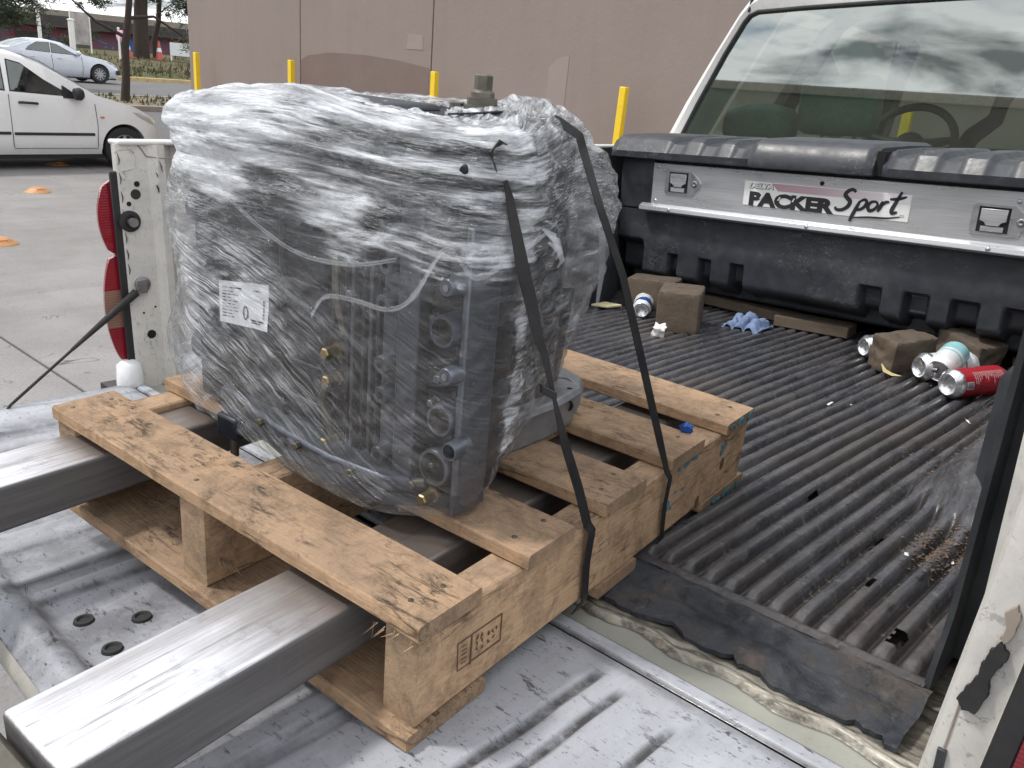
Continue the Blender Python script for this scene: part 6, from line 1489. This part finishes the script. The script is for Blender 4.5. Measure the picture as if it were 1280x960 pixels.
# twisted film tail hanging off the far side
b = MB(); b.ribbon([(-.150, .475, .43), (-.146, .485, .36), (-.150, .49, .31), (-.158, .492, .285), (-.165, .495, .262)], [.010, .008, .007, .012, .004], [(1, 0, 0), (.7, .7, 0), (0, 1, 0), (.7, -.7, 0), (1, 0, 0)], .001)
part('film_tail', b, 'filmroll', film, smooth=60)

# ------------------------------------------------------------------ black strapping bands
def strap(label, pts, widths, sides, loc):
    b = MB(); fine, fw, fs = [], [], []
    N = len(pts)
    for i in range(N - 1):
        for k in range(6):
            f = k / 6; fine.append(Vector(pts[i]).lerp(Vector(pts[i + 1]), f)); fw.append(lerp(widths[i], widths[i + 1], f)); fs.append(Vector(sides[i]).lerp(Vector(sides[i + 1]), f))
    fine.append(Vector(pts[-1])); fw.append(widths[-1]); fs.append(Vector(sides[-1]))
    b.ribbon(fine, fw, fs, .0014)
    return single('strap', b, 'band', label, 'strap', loc, PAL, group='black bands tying the engine down', smooth=40)
X1 = .0035
s1 = strap('black strap twisting down the near right corner of the engine, thicker of the two',
      [(-.074, .168, .500), (-.072, .175, .482), (-.060, .186, .423), (-.052, .199, .379), (-.046, .206, .347), (-.043, .214, .333), (-.032, .226, .282), (-.021, .239, .231), (-.009, .259, .175), (-.002, .276, .127), (X1, .279, .119), (X1 - .0045, .285, .07), (X1 - .0045, .291, .020), (-.012, .292, -.004)],
      [.004, .008, .014, .013, .010, .008, .004, .011, .0145, .0145, .0135, .0135, .0135, .0135],
      [(.4, 1, 0), (.4, 1, 0), (.4, 1, 0), (.5, .9, 0), (.6, .8, 0), (.6, .8, 0), (.6, .8, 0), (.2, 1, 0), (0, 1, 0), (0, 1, 0), (0, 1, 0), (0, 1, 0), (0, 1, 0), (0, 1, 0)], (-.05, .23, .3))
s2 = strap('thinner black strap running from the engine top over the far half of the pallet',
      [(-.23, .262, .543), (-.20, .275, .547), (-.170, .294, .552), (-.132, .322, .549), (-.113, .344, .533), (-.110, .348, .521), (-.088, .361, .462), (-.063, .391, .382), (-.038, .421, .279), (-.014, .447, .184), (-.002, .466, .128), (X1, .4685, .118), (X1 - .0045, .476, .07), (X1 - .0045, .484, .018), (-.012, .487, -.002)],
      [.007, .008, .009, .009, .009, .009, .009, .0095, .010, .010, .010, .010, .010, .010, .010],
      [(.4, .8, 0)] * 3 + [(.6, .8, 0)] * 3 + [(.5, 1, 0)] * 4 + [(0, 1, 0)] * 5, (-.05, .42, .3))
part('buckle', MB().rings([[(-.037 + .007 * s, .217 + .004 * s, .288 - .003 * s), (-.031 + .007 * s, .214 + .004 * s, .288 - .003 * s), (-.031 + .007 * s, .214 + .004 * s, .297 - .003 * s), (-.037 + .007 * s, .217 + .004 * s, .297 - .003 * s)] for s in (-1, 1)]), 'band', s1, bev=.001)
b = MB(); b.ribbon([(-.082, .170, .500), (-.086, .160, .524), (-.086, .170, .531), (-.086, .184, .526), (-.086, .182, .514), (-.080, .174, .496)], [.004, .006, .008, .007, .005, .004], [(0, 1, 0)] * 6, .0014); part('loop', b, 'band', s1)

# ------------------------------------------------------------------ litter in the bed (frame TRUCK)
def beercan(label, p0, p1, mats, r=.033, crush=0.0, bands=(), seed=0, base_in=True):
    """lying can, its domed base at p0; bands = (from, to, material) painted along the length"""
    p0, p1 = Vector(p0), Vector(p1); L = (p1 - p0).length; ax = (p1 - p0).normalized()
    t = thing('drink_can', label, 'can', tuple(p0), TRUCK, group='empty drink cans in the bed')
    def rr(h):
        if h < .012: return r * lerp(.74, 1, sm(0, .012, h))
        if h > L - .014: return r * lerp(1, .80, sm(L - .014, L, h))
        return r
    u = ax.cross(Vector((0, 0, 1))).normalized(); w = ax.cross(u)
    def ring(h, rad, n=28):
        out_ = []
        for k in range(n):
            a = 2 * math.pi * k / n
            dent = 1 - crush * max(0, nz(math.cos(a) * 1.6 + seed, math.sin(a) * 1.6, h * 38)) * sm(0, .02, h) * sm(L, L - .015, h)
            out_.append(p0 + ax * h + (u * math.cos(a) + w * math.sin(a)) * rad * dent)
        return out_
    segs = sorted(bands); edges = [0.0]; cuts = []
    pos = 0.0
    for a, c, mt in segs:
        if a > pos: cuts.append((pos, a, mats))
        cuts.append((a, c, mt)); pos = c
    if pos < L: cuts.append((pos, L, mats))
    body = None
    for a, c, mt in cuts:
        b = MB(); n_ = max(3, int((c - a) / .004)); b.rings([ring(lerp(a, c, k / n_), rr(lerp(a, c, k / n_))) for k in range(n_ + 1)], True, False)
        o = part('shell' if body is None else 'print_band', b, mt, t if body is None else body, smooth=60)
        body = body or o
    b = MB(); b.rings([ring(0, r * .74), ring(-.0015, r * .70), ring(.001, r * .66), ring(.006, r * .50), ring(.009, r * .25), ring(.010, .0004)], True, False); part('base', b, 'canalu', t, smooth=60)
    b = MB(); b.rings([ring(L, r * .80), ring(L + .002, r * .79), ring(L, r * .74), ring(L - .003, r * .70), ring(L - .003, .0004)], True, False)
    lid_ = part('lid', b, 'canalu', t, smooth=50)
    c_ = p0 + ax * (L - .001); part('tab', MB().tube([c_ + u * .002, c_ + u * .014 + ax * .001], [.007, .005], 8), 'castlight', lid_, smooth=60)
    return t, body, u, w, ax, p0, L
FZ = .014
t, body_, u, w, ax, p0, L = beercan('tall red can lying in front of the others, its base to the left', (-.005, 1.515, FZ + .033), (.060, 1.655, FZ + .033), 'canalu', .033, .06, [(.018, .142, 'canred')], 1)
b = MB(); q = random.Random(5)
def on_can(h, a, o=.0006): return p0 + ax * h + (u * math.cos(a) + w * math.sin(a)) * (.033 * (1 - .0) + o)
def canbox(h0, h1, a0, a1, bb): bb.add([on_can(h0, a0), on_can(h1, a0), on_can(h1, (a0 + a1) / 2, .0009), on_can(h1, a1), on_can(h0, a1), on_can(h0, (a0 + a1) / 2, .0009)], [(0, 1, 2, 5), (5, 2, 3, 4)])
# find the angle that faces the back of the truck and up
best = max(range(64), key=lambda k: (u * math.cos(k / 64 * 6.283) + w * math.sin(k / 64 * 6.283)).dot(Vector((.62, -.62, .48)))) / 64 * 6.283
for k in range(15):
    h = .046 + k * .006; a = best - .55
    for s in range(q.randrange(2, 5)):
        l = q.uniform(.07, .25)
        if a + l > best + .75: break
        canbox(h, h + .0016, a, a + l, b); a += l + .05
part('small_print', b, 'canwhite', body_)
b = MB(); canbox(.020, .040, best + .12, best + .62, b); part('barcode', b, 'canwhite', body_)
b = MB()
for k in range(12): canbox(.022 + k * .0014, .0227 + k * .0014, best + .16, best + .58, b)
for f in b.v: pass
ob = part('barcode_line', b, 'ink', body_); ob.data.transform(Matrix.Translation((u * math.cos(best + .37) + w * math.sin(best + .37)) * .0008))
beercan('plain pale can lying between the wood scrap and the red can', (-.095, 1.605, FZ + .034), (-.020, 1.725, FZ + .036), 'canwhite', .033, .10, [(.0, .022, 'canalu'), (.10, .104, 'ink')], 3)
beercan('white can with a teal band lying behind the red can', (-.046, 1.700, FZ + .066), (-.052, 1.60, FZ + .036), 'canwhite', .032, .05, [(.004, .042, 'canteal'), (.050, .056, 'canteal')], 7)
beercan('crushed silver can left of the rough wood scrap', (-.262, 1.70, FZ + .031), (-.205, 1.80, FZ + .034), 'canalu', .030, .42, [], 11)
beercan('dented blue and white can beside the large wood block', (-.868, 1.590, FZ + .029), (-.925, 1.685, FZ + .033), 'canwhite', .029, .34, [(.010, .050, 'canblue')], 19)
beercan('small silver can end showing behind the wood blocks', (-1.085, 1.93, FZ + .034), (-1.12, 2.05, FZ + .034), 'canalu', .029, .05, [], 23)
beercan('pale can half hidden behind the right end of the red can', (.075, 1.83, FZ + .030), (.19, 1.80, FZ + .030), 'canwhite', .029, .08, [], 29)
def lump(c, size, rot, seed, rough=.12, n=14):
    """a rough sawn or split block: a squarish blob with worn corners"""
    b = MB(); m3 = Euler(rot).to_matrix(); rr = []
    for j in range(n + 1):
        ph = -math.pi / 2 + math.pi * j / n; ring = []
        for i in range(2 * n):
            th = 2 * math.pi * i / (2 * n); d = Vector((math.cos(ph) * math.cos(th), math.cos(ph) * math.sin(th), math.sin(ph)))
            m = max(abs(d.x), abs(d.y), abs(d.z)); p_ = 18
            r = (abs(d.x) ** p_ + abs(d.y) ** p_ + abs(d.z) ** p_) ** (-1 / p_)
            v = d * r * (1 + rough * nz(d.x * 2 + seed, d.y * 2, d.z * 2)); v = Vector((v.x * size[0] / 2, v.y * size[1] / 2, v.z * size[2] / 2))
            ring.append(Vector(c) + m3 @ v)
        rr.append(ring)
    b.rings(rr, True, True); return b
def wblock(label, c, size, rot, seed, rough=.03, name='wood_block', n=34):
    return single(name, lump(c, size, rot, seed, rough, n), 'oldwood', label, 'wood block', c, TRUCK, group='wood scraps in the bed', smooth=38)
wblock('large dark square wood block standing on the ribs near the left end of the toolbox', (-.735, 1.585, FZ + .058), (.118, .15, .118), (0, 0, R(27)), 1, .015)
wblock('smaller wood block lying behind the large one', (-.935, 1.745, FZ + .050), (.15, .10, .095), (0, 0, R(20)), 2, .03)
wblock('rough weathered wood scrap between the silver cans', (-.165, 1.685, FZ + .042), (.080, .15, .085), (0, R(6), R(-18)), 3, .12)
wblock('wood scrap under the right part of the toolbox, behind the pale can', (-.060, 1.86, FZ + .040), (.13, .10, .075), (0, R(10), R(-25)), 4, .10)
def plank(label, c, size, rot):
    b = MB(); m3 = Euler(rot).to_matrix(); bb = MB().box((-size[0] / 2, -size[1] / 2, -size[2] / 2), (size[0] / 2, size[1] / 2, size[2] / 2))
    b.add([Vector(c) + m3 @ p for p in bb.v], bb.f); single('plank', b, 'oldwood', label, 'plank', c, TRUCK, group='dark planks under the toolbox', bev=.003)
plank('dark plank lying under the middle of the toolbox', (-.475, 1.885, FZ + .020), (.21, .085, .032), (0, 0, R(6)))
plank('long dark plank behind the blue rag', (-.72, 1.93, FZ + .022), (.34, .07, .03), (0, R(1), R(-4)))
b = MB()
def ragz(i, j):
    x = -.668 + .115 * i / 27; y = 1.70 + .10 * j / 23
    z = liner_z(x, y) + .004 + .034 * max(0, (1 - ((x + .615) / .06) ** 2)) * max(0, 1 - ((y - 1.76) / .06) ** 2) * (.6 + .6 * abs(nz(x * 38, y * 38))) + .012 * abs(nz(x * 70, y * 50, 4))
    return (x + .012 * nz(x * 30, y * 30), y + .014 * nz(x * 28, y * 32, 5), z)
b.grid(28, 24, ragz); o = single('rag', b, 'rag', 'crumpled blue rag between the large wood block and the plank', 'rag', (-.61, 1.75, FZ), TRUCK, smooth=180); m = o.modifiers.new('thick', 'SOLIDIFY'); m.thickness = .002
single('paper_ball', lump((-.712, 1.452, FZ + .017), (.030, .028, .036), (.3, .2, .5), 6, .45, 12), 'white', 'small crumpled white paper in front of the large wood block', 'litter', (-.712, 1.452, FZ), TRUCK, smooth=50)
b = MB(); b.prism([(-1.05, 1.585), (-1.00, 1.60), (-.985, 1.655), (-1.045, 1.65)], FZ + .008, FZ + .015, 'z'); single('foam_scrap', b, 'foam', 'flat yellowish foam scrap at the left edge of the ribbed floor', 'litter', (-1.02, 1.62, FZ), TRUCK, bev=.002)
b = MB(); b.ribbon([(-.178, 1.600, FZ + .024), (-.165, 1.590, FZ + .012), (-.148, 1.592, FZ + .006), (-.130, 1.603, FZ + .004)], [.002, .009, .012, .003], [(1, 0, .4), (.7, .5, .5), (0, 1, .3), (0, 1, 0)], .0006)
single('leaf', b, 'leafyellow', 'dry yellow leaf leaning against the rough wood scrap', 'leaf', (-.15, 1.595, FZ), TRUCK, smooth=60)
b = lump((.052, 1.925, FZ + .020), (.045, .04, .036), (.2, .4, .3), 9, .3, 10); single('pebble', b, 'stone', 'small reddish brown stone at the far right corner under the toolbox', 'stone', (.052, 1.925, FZ), TRUCK, smooth=50)
b = lump((-.030, .573, .1455), (.016, .010, .011), (.2, .4, .6), 13, .5, 9); single('blue_scrap', b, 'canblue', 'tiny bright blue plastic scrap on the second board from the far end', 'litter', (-.03, .573, .14), PAL, smooth=50)
